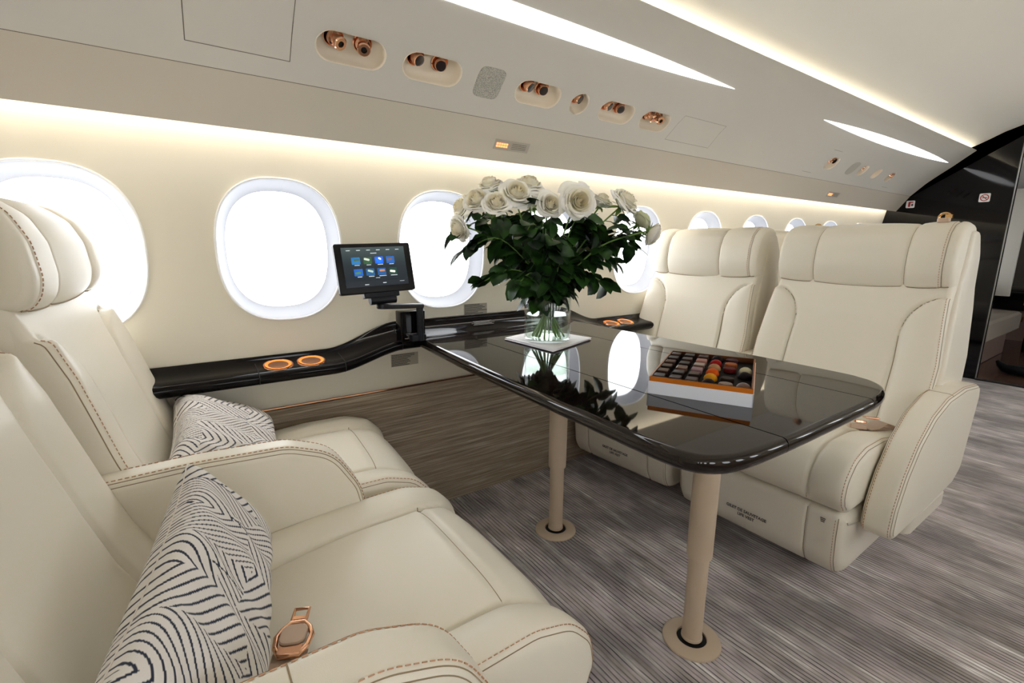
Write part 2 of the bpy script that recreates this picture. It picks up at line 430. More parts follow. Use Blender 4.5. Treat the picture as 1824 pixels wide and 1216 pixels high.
def on_profile(P, t):
    c = cumlen(P); A = np.array(P); t = max(0, min(c[-1], t))
    i = min(len(c) - 2, max(0, int(np.searchsorted(c, t, side='right') - 1))); u = (t - c[i]) / (c[i + 1] - c[i])
    return A[i] * (1 - u) + A[i + 1] * u, (A[i + 1] - A[i]) / np.linalg.norm(A[i + 1] - A[i])
def t_of_z(P, z):
    c = cumlen(P); A = np.array(P); return float(np.interp(z, A[:, 1], c))
def inside(loop, p):
    x, y = p; c = False; n = len(loop)
    for i in range(n):
        x1, y1 = loop[i]; x2, y2 = loop[i - 1]
        if (y1 > y) != (y2 > y) and x < (x2 - x1) * (y - y1) / (y2 - y1) + x1: c = not c
    return c
def superloop(cx, cy, a, b, e=2.5, n=56):
    out = []
    for k in range(n):
        t = 2 * PI * k / n; ct, st = math.cos(t), math.sin(t)
        out.append((cx + a * math.copysign(abs(ct) ** (2 / e), ct), cy + b * math.copysign(abs(st) ** (2 / e), st)))
    return out
def stadium(cx, cy, hl, hh, n=10):
    out = []; r = min(hl, hh)
    for (sx, a0) in ((1, -90), (-1, 90)):
        for k in range(n + 1):
            a = math.radians(a0 + 180 * k / n); out.append((cx + sx * (hl - r) + r * math.cos(a), cy + hh / r * r * math.sin(a)))
    return out
def profile_panel(name, P, xa, xb, holes, m, mirror=False, dx=.12, flip=False):
    c = cumlen(P); T = c[-1]; pts = [(xa, 0), (xb, 0), (xb, T), (xa, T)]; edges = []
    bl = []
    nx = int((xb - xa) / dx)
    bottom = [(xa + (xb - xa) * i / nx, 0) for i in range(nx)]; right = [(xb, t) for t in c[:-1]]
    top = [(xb - (xb - xa) * i / nx, T) for i in range(nx)]; left = [(xa, t) for t in c[::-1][:-1]]
    loop = bottom + right + top + left
    pts = list(loop); edges = [(i, (i + 1) % len(loop)) for i in range(len(loop))]
    for h in holes:
        n0 = len(pts); pts += h; edges += [(n0 + i, n0 + (i + 1) % len(h)) for i in range(len(h))]
    boxes = [(min(p[0] for p in h) - .004, max(p[0] for p in h) + .004, min(p[1] for p in h) - .004, max(p[1] for p in h) + .004) for h in holes]
    rows = list(c[1:-1])
    for t in rows:
        for i in range(1, nx):
            x = xa + (xb - xa) * i / nx
            if any(b[0] < x < b[1] and b[2] < t < b[3] for b in boxes): continue
            pts.append((x, t))
    V, E_, F_, *_r = delaunay_2d_cdt([Vector(p) for p in pts], edges, [], 0, 1e-6)
    V = [(v[0], v[1]) for v in V]; F = []
    for f in F_:
        cx = sum(V[i][0] for i in f) / 3; cy = sum(V[i][1] for i in f) / 3
        if any(b[0] < cx < b[1] and b[2] < cy < b[3] and inside(h, (cx, cy)) for b, h in zip(boxes, holes)): continue
        F.append(tuple(f))
    W = []
    for x, t in V:
        p, _ = on_profile(P, t); y = p[0] if not mirror else 2 * YC - p[0]; W.append((x, y, p[1]))
    return mesh(name, W, F, m)

# floor
fl = mesh('floor', [(X0, -.8, 0), (XB, -.8, 0), (XB, 1.64, 0), (X0, 1.64, 0)], [(0, 1, 2, 3)], 'carpet', smooth=False); struct(fl)
fl2 = mesh('floor', [(XB, -.8, 0), (X1, -.8, 0), (X1, 1.64, 0), (XB, 1.64, 0)], [(0, 1, 2, 3)], 'floor2', smooth=False); struct(fl2)
wt = t_of_z(WALLP[:8], WZ)
for side, mir in (('left', False), ('right', True)):
    holes = [superloop(x, wt, WHW, WHH) for x in WX]
    struct(profile_panel('wall_' + side, WALLP, X0, X1, holes, 'panel', mir))
    # wood dado with copper bead along its top
    def yy(v): return v if not mir else 2 * YC - v
    mb = MB(); P = [(1.555, .001), (1.580, .488), (1.606, .492), (1.6, .001)]
    vs = [(x, yy(p[0]), p[1]) for x in (X0 + .01, XB - .01) for p in P]
    mb.add(vs, [(0, 1, 5, 4), (1, 2, 6, 5), (3, 2, 1, 0), (4, 5, 6, 7)])
    struct(mb.build('baseboard_' + side, 'wood', smooth=False))
    if True:
        mb = MB(); mb.tube([(X0 + .01, yy(1.580), .4925), (XB - .01, yy(1.580), .4925)], .0035, 6); struct(mb.build('trim_1', 'copper'))
    # headliner valance strip, service panel, ceiling
    struct(profile_panel('trim_2', HEADP, X0, XB, [], 'headliner2', mir))

# ---- windows (structure): reveal, rim, pane
def window(n, x, mir):
    p, tg = on_profile(WALLP, wt)
    outer = superloop(0, 0, WHW, WHH)
    def world(u, v, out):
        q, t_ = on_profile(WALLP, wt + v); nrm = np.array([t_[1], -t_[0]])  # outward (+y)
        y = q[0] + nrm[0] * out; z = q[1] + nrm[1] * out
        return (x + u, y if not mir else 2 * YC - y, z)
    rings = [(1.0, 0), (.985, .004), (.965, .012), (.93, .03), (.89, .044), (.85, .056), (.83, .060)]
    vs = []; n_ = len(outer)
    for s_, o_ in rings:
        for (u, v) in outer: vs.append(world(u * s_, v * s_, o_))
    fs = [(k * n_ + i, k * n_ + (i + 1) % n_, (k + 1) * n_ + (i + 1) % n_, (k + 1) * n_ + i) for k in range(len(rings) - 1) for i in range(n_)]
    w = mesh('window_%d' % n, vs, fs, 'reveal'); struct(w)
    mb = MB(); loop = [world(u * 1.0, v * 1.0, -.0015) for u, v in outer]; loop.append(loop[0]); loop.append(loop[1])
    mb.tube(loop, .0035, 6, cap=False); mb.build('window_rim', 'rim', w)
    vs = [world(u * .83, v * .83, .060) for u, v in outer]
    mesh('window_pane', vs, [tuple(range(n_))], 'pane', w, smooth=False)
k = 1
for mir in (False, True):
    for x in WX: window(k, x, mir); k += 1

# ---- overhead service panel with recessed slots
TS = cumlen(PSUP)
def psu_t(y, z):   # arc position from a (y,z) on the sloping panel
    A = np.array(PSUP); best = None
    for i in range(len(A) - 1):
        d = A[i + 1] - A[i]; u = max(0, min(1, ((np.array([y, z]) - A[i]) @ d) / (d @ d))); q = A[i] + d * u
        e = np.linalg.norm(q - np.array([y, z]))
        if best is None or e < best[0]: best = (e, TS[i] + u * np.linalg.norm(d))
    return best[1]
TC = psu_t(1.362, 1.497)
SLOTS = [  # centre x, half length, half height, list of fittings
    (.437, .089, .039, 'nozzle', (.393, .469)), (.670, .090, .039, 'light', (.619, .696)), (1.057, .090, .039, 'light', (1.015, 1.078)),
    (1.2425, .039, .039, 'light', (1.237,)), (1.435, .087, .039, 'light', (1.388, 1.455)), (1.658, .083, .039, 'nozzle', (1.622, 1.682)),
    (3.30, .062, .039, 'light', (3.275, 3.325)), (3.765, .045, .037, 'light', (3.765,)), (3.995, .045, .037, 'none', ()), (4.245, .045, .037, 'nozzle', (4.245,))]
def psu_world(x, t, out=0.):
    q, tg = on_profile(PSUP, t); nrm = np.array([-tg[1], tg[0]])   # towards cabin: down/inboard
    if nrm[1] > 0: nrm = -nrm
    y = q[0] - nrm[0] * out; z = q[1] - nrm[1] * out               # out > 0: into the panel
    return Vector((x, y, z))
holes = [stadium(x, TC, hl, hh) for x, hl, hh, _, _ in SLOTS]
struct(profile_panel('trim_3', PSUP, X0, XB, holes, 'headliner'))
struct(profile_panel('trim_3', PSUP, X0, XB, [], 'headliner', True))
qn, tgn = on_profile(PSUP, TC); nvec = np.array([-tgn[1], tgn[0]]); nvec = nvec if nvec[1] < 0 else -nvec
NV = Vector((0, nvec[0], nvec[1])); TV = Vector((0, tgn[0], tgn[1])); XV = Vector((1, 0, 0))
RP = Matrix((XV, TV * -1, NV)).transposed()        # local z points into the cabin
if RP.determinant() < 0: RP = Matrix((XV, TV, NV)).transposed()
descr = ['with two air nozzles, above the second window', 'with two reading lights, beside the square speaker grille', 'with two reading lights, right of the square speaker grille',
         'small and round with one reading light', 'with two reading lights, right of the small round one', 'with two air nozzles, next to the hatch outline',
         'first of the far overhead row, with two fittings', 'slim, right of the pale far grille', 'slim and empty in the far overhead row', 'last of the far overhead row, with one nozzle']
for (x, hl, hh, kind, xs), ds in zip(SLOTS, descr):
    t = thing('service_recess', 'beige oval overhead recess ' + ds, 'recess', psu_world(x, TC), group='overhead service recesses')
    loop = stadium(0, 0, hl, hh); n_ = len(loop); rings = [(1.04, -.0008), (1.0, 0.0), (.99, .006), (.95, .018), (.86, .029), (.6, .034)]
    vs = []
    for s_, o_ in rings:
        for (u, v) in loop:
            uu = u * s_ if abs(u) > 0 else 0
            w_ = psu_world(x + uu, TC + v * s_, o_); vs.append(w_ - t.location)
    fs = [(k_ * n_ + i, k_ * n_ + (i + 1) % n_, (k_ + 1) * n_ + (i + 1) % n_, (k_ + 1) * n_ + i) for k_ in range(len(rings) - 1) for i in range(n_)]
    fs.append(tuple((len(rings) - 1) * n_ + i for i in range(n_)))
    mesh('cup', vs, fs, 'recess', t)
    for q, fx in enumerate(xs):
        c0 = Vector((fx - x, 0, 0)) + (TV * .013) - NV * .028
        tilt = Matrix.Rotation(math.radians(-28), 3, 'X')
        RR = RP @ Matrix.Rotation(math.radians(18 if q == 0 else -8), 3, 'Y')
        mb = MB(); mb.lathe([(.026, 0), (.026, .003), (.0235, .005), (.021, .002), (.014, -.002)], c0, 28, RP, cap0=False, cap1=True)
        ring = mb.build('bezel', 'copper', t)
        mb = MB()
        if kind == 'nozzle':
            mb.lathe([(.019, 0), (.021, .006), (.019, .012), (.0135, .014), (.0125, .026), (.0165, .028), (.0175, .036), (.0150, .039), (.008, .039), (.007, .033)], c0, 28, RR)
            nz = mb.build('air_nozzle', 'copper', t)
            mb = MB(); mb.lathe([(.0066, .0335), (.0066, .0345)], c0, 20, RR); mb.build('nozzle_hole', 'dark', nz)
        else:
            mb.lathe([(.016, 0), (.018, .006), (.0180, .015), (.0168, .022), (.0160, .0235), (.015, .023)], c0, 28, RR)
            nz = mb.build('reading_light', 'copper', t)
            mb = MB(); mb.lathe([(.0149, .0232), (.011, .0240), (.001, .0242)], c0, 24, RR); mb.build('lens', simple('smoked_lens', (.03, .02, .02), .15) if 'smoked_lens' not in bpy.data.materials else bpy.data.materials['smoked_lens'], nz)
# speaker grilles
def patch(name, x, t, hl, ht, m, label, cat, lift=.0012, e=5, thick=.003):
    loop = superloop(0, 0, hl, ht, e, 40); n_ = len(loop); vs = []
    c0 = psu_world(x, t)
    for o_, s_ in ((0.001, 1), (-lift, 1), (-lift - .0004, .97)):
        for u, v in loop: vs.append(psu_world(x + u * s_, t + v * s_, o_) - c0)
    fs = [(k_ * n_ + i, k_ * n_ + (i + 1) % n_, (k_ + 1) * n_ + (i + 1) % n_, (k_ + 1) * n_ + i) for k_ in range(2) for i in range(n_)] + [tuple(2 * n_ + i for i in range(n_))]
    o = mesh(name, vs, fs, m, smooth=False); o.location = c0; tag(o, label, cat); return o
patch('speaker_grille', .862, TC, .047, .049, 'grille', 'grey square mesh speaker grille set in the overhead panel', 'speaker')
patch('speaker_grille', 3.605, TC, .050, .047, 'grille_pale', 'pale oval speaker grille in the far overhead row', 'speaker', e=2.6)
# hatch outlines on the panel (thin grooves)
def groove(pts, m='dark', r=.0011, name='access_hatch', label='', cat='hatch'):
    mb = MB(); c0 = psu_world(pts[0][0], pts[0][1])
    poly = []
    for (a, b) in zip(pts[:-1], pts[1:]):
        for k_ in range(9): poly.append((a[0] + (b[0] - a[0]) * k_ / 8, a[1] + (b[1] - a[1]) * k_ / 8))
    mb.tube([psu_world(x, t, .0004) - c0 for x, t in poly], r, 5); o = mb.build(name, m); o.location = c0; return tag(o, label, cat)
M['groove'] = simple('panel_gap', s2l(112, 104, 92), .8)
ta, tb = psu_t(1.405, 1.453), psu_t(1.20, 1.625)
groove([(.07, ta), (.291, ta), (.291, tb), (.07, tb), (.07, ta)], 'groove', label='large rectangular hatch outline in the overhead panel, left of the air nozzles')
tb2 = psu_t(1.32, 1.532)
groove([(1.785, ta), (1.80, tb2), (2.10, tb2), (2.10, ta), (1.785, ta)], 'groove', r=.0008, label='faint hatch outline in the overhead panel, right of the last near air nozzles')
for xx, tt in ((3.07, psu_t(1.42, 1.44)), (3.16, psu_t(1.30, 1.55)), (4.30, psu_t(1.42, 1.44))):
    groove([(xx, tt), (xx + .11, tt)], 'groove', r=.001, name='panel_slit', label={3.07: 'short slit below the far overhead row', 3.16: 'short slit above the far overhead row', 4.30: 'short slit at the very end of the far overhead row'}[xx], cat='slit')
# seam between strip and panel
mb = MB(); mb.tube([(X0, 1.4435, 1.4165), (XB, 1.4435, 1.4165)], .0012, 5); struct(mb.build('trim_4', 'groove'))
# light strips (lens shaped)
def lens(name, xa, xb, label):
    tcn = psu_t(1.195, 1.629); hl = (xb - xa) / 2; xc = (xa + xb) / 2; ht = .026
    up = []; n_ = 48
    loop = []
    for k_ in range(n_ + 1):
        u = -1 + 2 * k_ / n_; loop.append((u * hl, ht * (1 - abs(u) ** 2.2)))
    loop += [(u, -v) for u, v in loop[::-1][1:-1]]
    c0 = psu_world(xc, tcn); m_ = len(loop)
    vs = [psu_world(xc + u, tcn + v, .001) - c0 for u, v in loop] + [psu_world(xc + u, tcn + v * .96, -.0015) - c0 for u, v in loop]
    fs = [(i, (i + 1) % m_, m_ + (i + 1) % m_, m_ + i) for i in range(m_)]
    nn = n_ + 1
    for k_ in range(n_):      # top face strips
        a, b = k_, k_ + 1
        la = m_ - a if a > 0 else 0; lb = m_ - b if b < n_ else n_
        q = [m_ + a, m_ + b]
        if b < n_: q.append(m_ + lb)
        if a > 0: q.append(m_ + la)
        if len(q) >= 3: fs.append(tuple(q))
    o = mesh(name, vs, fs, 'led', smooth=False); o.location = c0; return tag(o, label, 'ceiling light', 'lens shaped light strips')
lens('light_strip', -.15, 1.935, 'long tapering white light strip in the overhead panel above the table')
lens('light_strip', 2.745, 4.82, 'smaller tapering white light strip near the black bulkhead')
# ceiling
CP = [(1.235, 1.668), (1.215, 1.693), (1.18, 1.717), (1.15, 1.733), (1.10, 1.752), (1.034, 1.783), (.95, 1.826), (.861, 1.859), (.76, 1.882), (.6, 1.902), (.42, 1.908)]
CPF = CP + [(2 * YC - y, z) for y, z in CP[::-1][1:]]
ceil = profile_panel('ceiling', CPF, X0, XB, [], 'ceiling'); struct(ceil)
CP2 = [(1.60, 1.30), (1.40, 1.55), (1.10, 1.70), (.861, 1.80), (.42, 1.84)]
CPF2 = CP2 + [(2 * YC - y, z) for y, z in CP2[::-1][1:]]
struct(profile_panel('ceiling', CPF2, XB + .06, X1, [], 'headliner'))
# cove light strips
def strip(name, pts, m, label):
    o = mesh(name, pts, [(0, 1, 2, 3)], m, smooth=False); return tag(o, label, 'light strip')
for mir in (False, True):
    f = (lambda v: v) if not mir else (lambda v: 2 * YC - v)
    s_ = 'window wall' if not mir else 'aisle wall'
    strip('cove_light', [(X0, f(1.555), 1.345), (XB, f(1.555), 1.345), (XB, f(1.535), 1.338), (X0, f(1.535), 1.338)], 'cove', 'warm light strip hidden above the %s under the overhead panel' % s_)
    strip('cove_light', [(X0, f(1.196), 1.668), (XB, f(1.196), 1.668), (XB, f(1.168), 1.683), (X0, f(1.168), 1.683)], 'cove2', 'pale light strip hidden along the ceiling edge over the %s' % s_)
    # closing flange behind the slot
    g = [(f(1.443), 1.4175), (f(1.50), 1.36), (f(1.53), 1.35), (f(1.575), 1.36), (f(1.60), 1.42)]
    vs = [(x, y, z) for x in (X0, XB) for y, z in g]
    struct(mesh('trim_5', vs, [(i, i + 1, 5 + i + 1, 5 + i) for i in range(4)], 'headliner', smooth=False))
    g = [(f(1.088), 1.7185), (f(1.135), 1.700), (f(1.19), 1.655), (f(1.24), 1.650), (f(1.26), 1.68)]
    vs = [(x, y, z) for x in (X0, XB) for y, z in g]
    struct(mesh('trim_6', vs, [(i, i + 1, 5 + i + 1, 5 + i) for i in range(4)], 'headliner', smooth=False))
# the valance's lower edge stays open to the wall: cut the little return
for o in list(bpy.data.objects):
    if o.name.startswith('trim_2'):
        me = o.data; vs = [tuple(v.co) for v in me.vertices]
        fs = []
        for p in me.polygons:
            c = sum((me.vertices[i].co for i in p.vertices), Vector()) / len(p.vertices)
            yv = c.y if c.y > YC else 2 * YC - c.y
            if c.z < 1.32 and yv > 1.523: continue
            fs.append(tuple(p.vertices))
        nm = bpy.data.meshes.new('trim_2'); nm.from_pydata(vs, [], fs); nm.materials.append(M['headliner2']); o.data = nm
# end walls
def endwall(name, x, m):
    P = WALLP + [(2 * YC - y, z) for y, z in WALLP[::-1][1:]]
    n_ = len(P); vs = [(x, y, z) for y, z in P] + [(x, YC, .9)]
    struct(mesh(name, vs, [(i, (i + 1) % n_, n_) for i in range(n_)], m, smooth=False))
endwall('wall_front', X0, 'panel'); endwall('wall_back', X1, 'greywall')

# ---- black lacquer bulkhead with doorway
def bulkhead():
    ED = .845; DT = 1.80; th = .06
    P = [(y, z) for y, z in WALLP]
    outl = [(ED, 0.0)] + P + [(ED, 2.02)]
    mb = MB(); n_ = len(outl)
    def slab(outl, xa, xb):
        n_ = len(outl)
        vs = [(xa, y, z) for y, z in outl] + [(xb, y, z) for y, z in outl]
        fs = [tuple(range(n_)), tuple(range(2 * n_ - 1, n_ - 1, -1))] + [(i, (i + 1) % n_, n_ + (i + 1) % n_, n_ + i) for i in range(n_)]
        mb.add(vs, fs)
    slab(outl, XB, XB + th)
    slab([(2 * YC - y, z) for y, z in outl], XB, XB + th)
    slab([(ED, 1.815), (ED, 2.02), (2 * YC - ED, 2.02), (2 * YC - ED, 1.815)], XB, XB + th)
    b = mb.build('wall_bulkhead', 'lacquer', smooth=False); struct(b)
    mb = MB()
    for y in (ED - .004,):
        mb.box((XB + .012, y, .91), (.010, .008, 1.81)); 
    mb.box((XB + .045, ED - .004, .91), (.008, .008, 1.81))
    struct(mb.build('trim_7', 'steel', smooth=False))
    mb = MB(); mb.box((XB - .004, .2, .006), (.03, 1.28, .012)); struct(mb.build('trim_8', 'dark', smooth=False))
bulkhead()
# stickers on bulkhead
def sticker(y, z, w, kind, label):
    t = thing('safety_sticker', label, 'sticker', (XB - .0005, y, z))
    mb = MB(); mb.rbox((0, 0, 0), (w, w, .002), .008, Matrix.Rotation(PI / 2, 3, 'Y')); mb.build('backing', 'sticker', t)
    mb = MB()
    if kind == 'nosmoke':
        R_ = Matrix.Rotation(-PI / 2, 3, 'Y')
        mb.lathe([(w * .40, .0015), (w * .40, .0022), (w * .31, .0022), (w * .31, .0015)], (0, 0, 0), 28, R_, False, False)
        mb.box((-.0022, 0, 0), (.0012, w * .66, w * .08), Matrix.Rotation(math.radians(45), 3, 'X'))
        mb.build('prohibition_ring', 'red', t)
        mb = MB(); mb.box((-.0019, 0, 0), (.0008, w * .5, w * .08)); mb.build('cigarette', 'ink', t)
    else:
        mb.box((-.0018, w * .12, 0), (.0012, w * .24, w * .7)); mb.box((-.0018, -w * .1, w * .27), (.0012, w * .4, w * .14)); mb.build('red_bottle', 'red', t)
        mb = MB(); mb.box((-.0018, -w * .22, -w * .1), (.0012, w * .2, w * .3)); mb.build('pictogram', 'ink', t)
sticker(1.432, 1.352, .058, 'ext', 'small white sticker with a red extinguisher sign low on the black bulkhead')
sticker(.991, 1.372, .062, 'nosmoke', 'small white no smoking sticker near the doorway on the black bulkhead')

# lit signs on valance strip
def litsign(x, y, z, w, label):
    p0 = np.array(HEADP[1]); p1 = np.array(HEADP[2]); d = (p1 - p0) / np.linalg.norm(p1 - p0)
    Tv = Vector((0, d[0], d[1])); Nv = Vector((0, -d[1], d[0])); Nv = Nv if Nv.y < 0 else -Nv
    R_ = Matrix((Vector((1, 0, 0)), Tv, Nv)).transposed()
    u = (np.array([y, z]) - p0) @ d; q = p0 + d * u
    t = thing('lit_sign', label, 'sign', (x, q[0], q[1]))
    mb = MB(); mb.box((0, 0, 0), (w, .036, .003), R_); mb.build('sign_plate', simple('sign_plate_grey', s2l(186, 178, 166), .4) if 'sign_plate_grey' not in bpy.data.materials else bpy.data.materials['sign_plate_grey'], t, smooth=False)
    mb = MB()
    for k_ in range(5):
        for r_ in (-.005, .004): mb.box(R_ @ Vector((-w * .42 + k_ * w * .066, r_, .0022)), (w * .05, .006, .0012), R_)
    mb.build('lit_text', 'orange_led', t, smooth=False)
    mb = MB()
    for r_ in (-.009, -.003, .003, .009): mb.box(R_ @ Vector((w * .2, r_, .0018)), (w * .42, .0012, .0006), R_)
    mb.build('plate_lines', 'groove', t, smooth=False)
litsign(1.037, 1.487, 1.350, .15, 'small glowing orange sign on the overhead strip above the roses')
litsign(3.69, 1.487, 1.350, .17, 'tiny glowing orange sign on the overhead strip far down the cabin')

# ------------------------------------------------------------------ ledge under the windows
def ledge_lift(x):
    def sm(u): u = max(0, min(1, u)); return u * u * (3 - 2 * u)
    return .060 * (sm((x - .37) / .25) - sm((x - 1.36) / .25))
def ledge():
    base = [(1.612, .650), (1.600, .662), (1.588, .655), (1.575, .645), (1.53, .637), (1.508, .634), (1.496, .628), (1.491, .618), (1.494, .606), (1.504, .598), (1.54, .592), (1.61, .588)]
    up = [(1.612, .662), (1.600, .674), (1.590, .665), (1.582, .650), (1.545, .630), (1.518, .625), (1.505, .618), (1.500, .607), (1.503, .596), (1.513, .588), (1.545, .583), (1.61, .580)]
    xs = sorted(set([-.56, -.55, -.116, -.115, 1.93, 1.931, 2.75, 2.751] + [round(X0 + .005 + i * .05, 3) for i in range(0, 132)] + [round(.34 + i * .015, 3) for i in range(22)] + [round(1.33 + i * .015, 3) for i in range(22)]))
    xs = [x for x in xs if x < XB - .005]
    vs = []; n_ = len(base)
    for x in xs:
        l = ledge_lift(x); w = l / .06
        cpr = .22 if (x < -.115 and x > -.55) or (1.93 < x < 2.75) else 1.
        for b, u in zip(base, up): vs.append((x, 1.612 + ((b[0] * (1 - w) + u[0] * w) - 1.612) * cpr, b[1] * (1 - w) + u[1] * w + l * (1 if True else 0)))
    fs = [(i * n_ + k_, i * n_ + k_ + 1, (i + 1) * n_ + k_ + 1, (i + 1) * n_ + k_) for i in range(len(xs) - 1) for k_ in range(n_ - 1)]
    fs += [tuple(range(n_)), tuple(range(len(xs) * n_ - 1, (len(xs) - 1) * n_ - 1, -1))]
    t = thing('side_ledge', 'glossy black side ledge running along the cabin wall below the windows', 'ledge', (0, 0, 0))
    o = mesh('ledge_body', vs, fs, 'lacquer_soft', t); autosmooth(o, 50)
    mb = MB()
    for x in (.16, .405, .60, 1.36, 1.60):
        l = ledge_lift(x); w = l / .06
        pts = [(x, b[0] * (1 - w) + u[0] * w - .0004, b[1] * (1 - w) + u[1] * w + l + .0004) for b, u in list(zip(base, up))[3:11]]
        mb.tube(pts, .0013, 5)
    mb.build('joint_line', 'dark', t)
    for nm, x in (('a', .219), ('b', .313), ('c', 1.66), ('d', 1.755)):
        c = (x, 1.545, .6405)
        Rt = Matrix.Rotation(math.radians(10), 3, 'X')
        mb = MB(); mb.lathe([(.036, .0002), (.0385, .002), (.041, .0025), (.0425, 0)], c, 36, Rt, False, False)
        cup = mb.build('cup_holder', 'copper', t)
        mb = MB(); mb.lathe([(.0368, .0024), (.034, .0010), (.0285, .0006)], (c[0], c[1], c[2] + .0006), 36, Rt, False, False); mb.build('lit_liner', 'cup_glow', cup)
        mb = MB(); mb.lathe([(.0286, .0006), (.020, .0009), (.0001, .0010)], (c[0], c[1], c[2] + .0006), 36, Rt, False, False); mb.build('shaded_cup_floor', 'copper_dark', cup)  # flat disc in darker copper: shade of a deep cup put into the colour
ledge()
# placards
def placard(loc, w, h, lines, R_, film, ink, label, seed=1):
    rnd = random.Random(seed); t = thing('placard', label, 'placard', loc)
    if film:
        mb = MB(); mb.box((0, 0, 0), (w, .0008, h), R_); mb.build('film', film, t, smooth=False)
    mb = MB()
    for i in range(lines):
        z = h * .42 - i * h * .84 / max(1, lines - 1); x = -w * .48; lw = w * rnd.uniform(.55, .96)
        if not film: x = -lw / 2
        x_end = x + lw
        while x < x_end:
            d = w * rnd.uniform(.03, .08); mb.box(R_ @ Vector((x + d / 2, -.0008, z)), (d * .85, .0008, h / lines * .42), R_); x += d
    mb.build('text_lines', ink, t, smooth=False)
RI = Matrix.Identity(3)
placard((.955, 1.615, .752), .105, .042, 7, RI, 'label', 'ink', 'small grey placard of black text on the cream wall above the black ledge', 3)
placard((.648, 1.608, .588), .105, .046, 8, Matrix.Rotation(math.radians(1), 3, 'X'), 'label', 'ink', 'small grey placard of black text on the cream wall under the black ledge', 5)
placard((.955, 1.5635, .703), .12, .024, 5, Matrix.Rotation(math.radians(-58), 3, 'X'), None, 'ink_white', 'white printed safety text on the black ledge between monitor and vase', 8)

# ------------------------------------------------------------------ table
TZ = .683
OUT = [(.659, 1.548), (.640, 1.30), (.626, 1.038), (.617, .745), (.611, .542), (.611, .446), (.619, .405), (.640, .375), (.69, .353), (.784, .3445), (.958, .342), (1.178, .343), (1.26, .350), (1.325, .369), (1.363, .40), (1.378, .43), (1.390, .483), (1.396, .709), (1.392, 1.10), (1.386, 1.548)]
def spline(P, n=6):
    P = np.array(P); out = []
    for i in range(len(P) - 1):
        p0 = P[max(i - 1, 0)]; p1 = P[i]; p2 = P[i + 1]; p3 = P[min(i + 2, len(P) - 1)]
        for k_ in range(n):
            t = k_ / n; out.append(.5 * ((2 * p1) + (-p0 + p2) * t + (2 * p0 - 5 * p1 + 4 * p2 - p3) * t * t + (-p0 + 3 * p1 - 3 * p2 + p3) * t ** 3))
    out.append(P[-1]); return out
def clip(poly, xlim, keep_less):
    out = []; n_ = len(poly)
    for i in range(n_):
        a = poly[i]; b = poly[(i + 1) % n_]; ia = (a[0] <= xlim) == keep_less; ib = (b[0] <= xlim) == keep_less
        if ia: out.append(a)
        if ia != ib: u = (xlim - a[0]) / (b[0] - a[0]); out.append((xlim, a[1] + (b[1] - a[1]) * u))
    return out
def table():
    t = thing('conference_table', 'glossy dark brown folding conference table fixed to the wall on two telescopic legs', 'table', (1.0, .9, 0))
    O = Vector((1.0, .9, 0))
    full = [tuple(p) for p in spline(OUT)]
    cuts = [(None, .8135), (.8145, 1.1895), (1.1905, None)]
    cen = np.array([1.0, .95])
    for a, b in cuts:
        poly = list(full)
        if a is not None: poly = clip(poly, a, False)
        if b is not None: poly = clip(poly, b, True)
        # inset rings: bullnose only along the outer outline
        fullA = np.array(full)
        def inset(p, d):
            if d == 0: return p
            if (a is not None and abs(p[0] - a) < 1e-6) or (b is not None and abs(p[0] - b) < 1e-6):
                q = np.array(p) + (cen - np.array(p)) * np.array([0, 1]) / abs(cen[1] - p[1]) * d if abs(p[1] - 1.548) > .01 else np.array(p)
                e = .0012; q[0] += e if (a is not None and abs(p[0] - a) < 1e-6) else -e
                return tuple(q)
            i = int(np.argmin(((fullA - np.array(p)) ** 2).sum(1))); j0 = max(i - 1, 0); j1 = min(i + 1, len(fullA) - 1)
            tg = fullA[j1] - fullA[j0]; tg /= np.linalg.norm(tg); nn_ = np.array([-tg[1], tg[0]])
            if p[1] > 1.54: nn_ = np.array([0, 0])
            return tuple(np.array(p) + nn_ * d)
        rings = [(TZ - .034, .020), (TZ - .032, .010), (TZ - .025, .003), (TZ - .017, 0), (TZ - .008, .0015), (TZ - .002, .006), (TZ, .012), (TZ, .0135), (TZ, .015)]
        vs = []; n_ = len(poly)
        for z, d in rings:
            dd = d
            for p in poly: q = inset(p, dd); vs.append((q[0] - O.x, q[1] - O.y, z))
        fs = [(k_ * n_ + i, k_ * n_ + (i + 1) % n_, (k_ + 1) * n_ + (i + 1) % n_, (k_ + 1) * n_ + i) for k_ in range(len(rings) - 1) for i in range(n_)]
        fs += [tuple(range(n_ - 1, -1, -1)), tuple(range((len(rings) - 1) * n_, len(rings) * n_))]
        o = mesh('table_leaf', vs, fs, 'table', t); autosmooth(o, 38)
    for (x, y) in ((.99, .591), (1.012, 1.163)):
        mb = MB(); c = (x - O.x, y - O.y, 0)
        mb.lathe([(.0262, .010), (.0262, .016), (.0245, .018), (.0245, .25)], c, 40); lg = mb.build('leg', 'beige_metal', t)
        mb = MB(); mb.lathe([(.0255, .2455), (.0300, .2465), (.0306, .250), (.0306, .648)], c, 40); mb.build('leg_sleeve', 'beige_metal', lg)
        mb = MB(); mb.lathe([(.037, .0012), (.037, .0085), (.0385, .0095), (.066, .0075), (.0715, .0045), (.0725, .0008)], c, 48, None, False, False); mb.build('floor_flange', 'beige_metal', lg)
        mb = MB(); mb.lathe([(.0372, .0015), (.0372, .0025), (.001, .0025)], c, 32, None, False, False); mb.build('socket', 'dark', lg)
table()

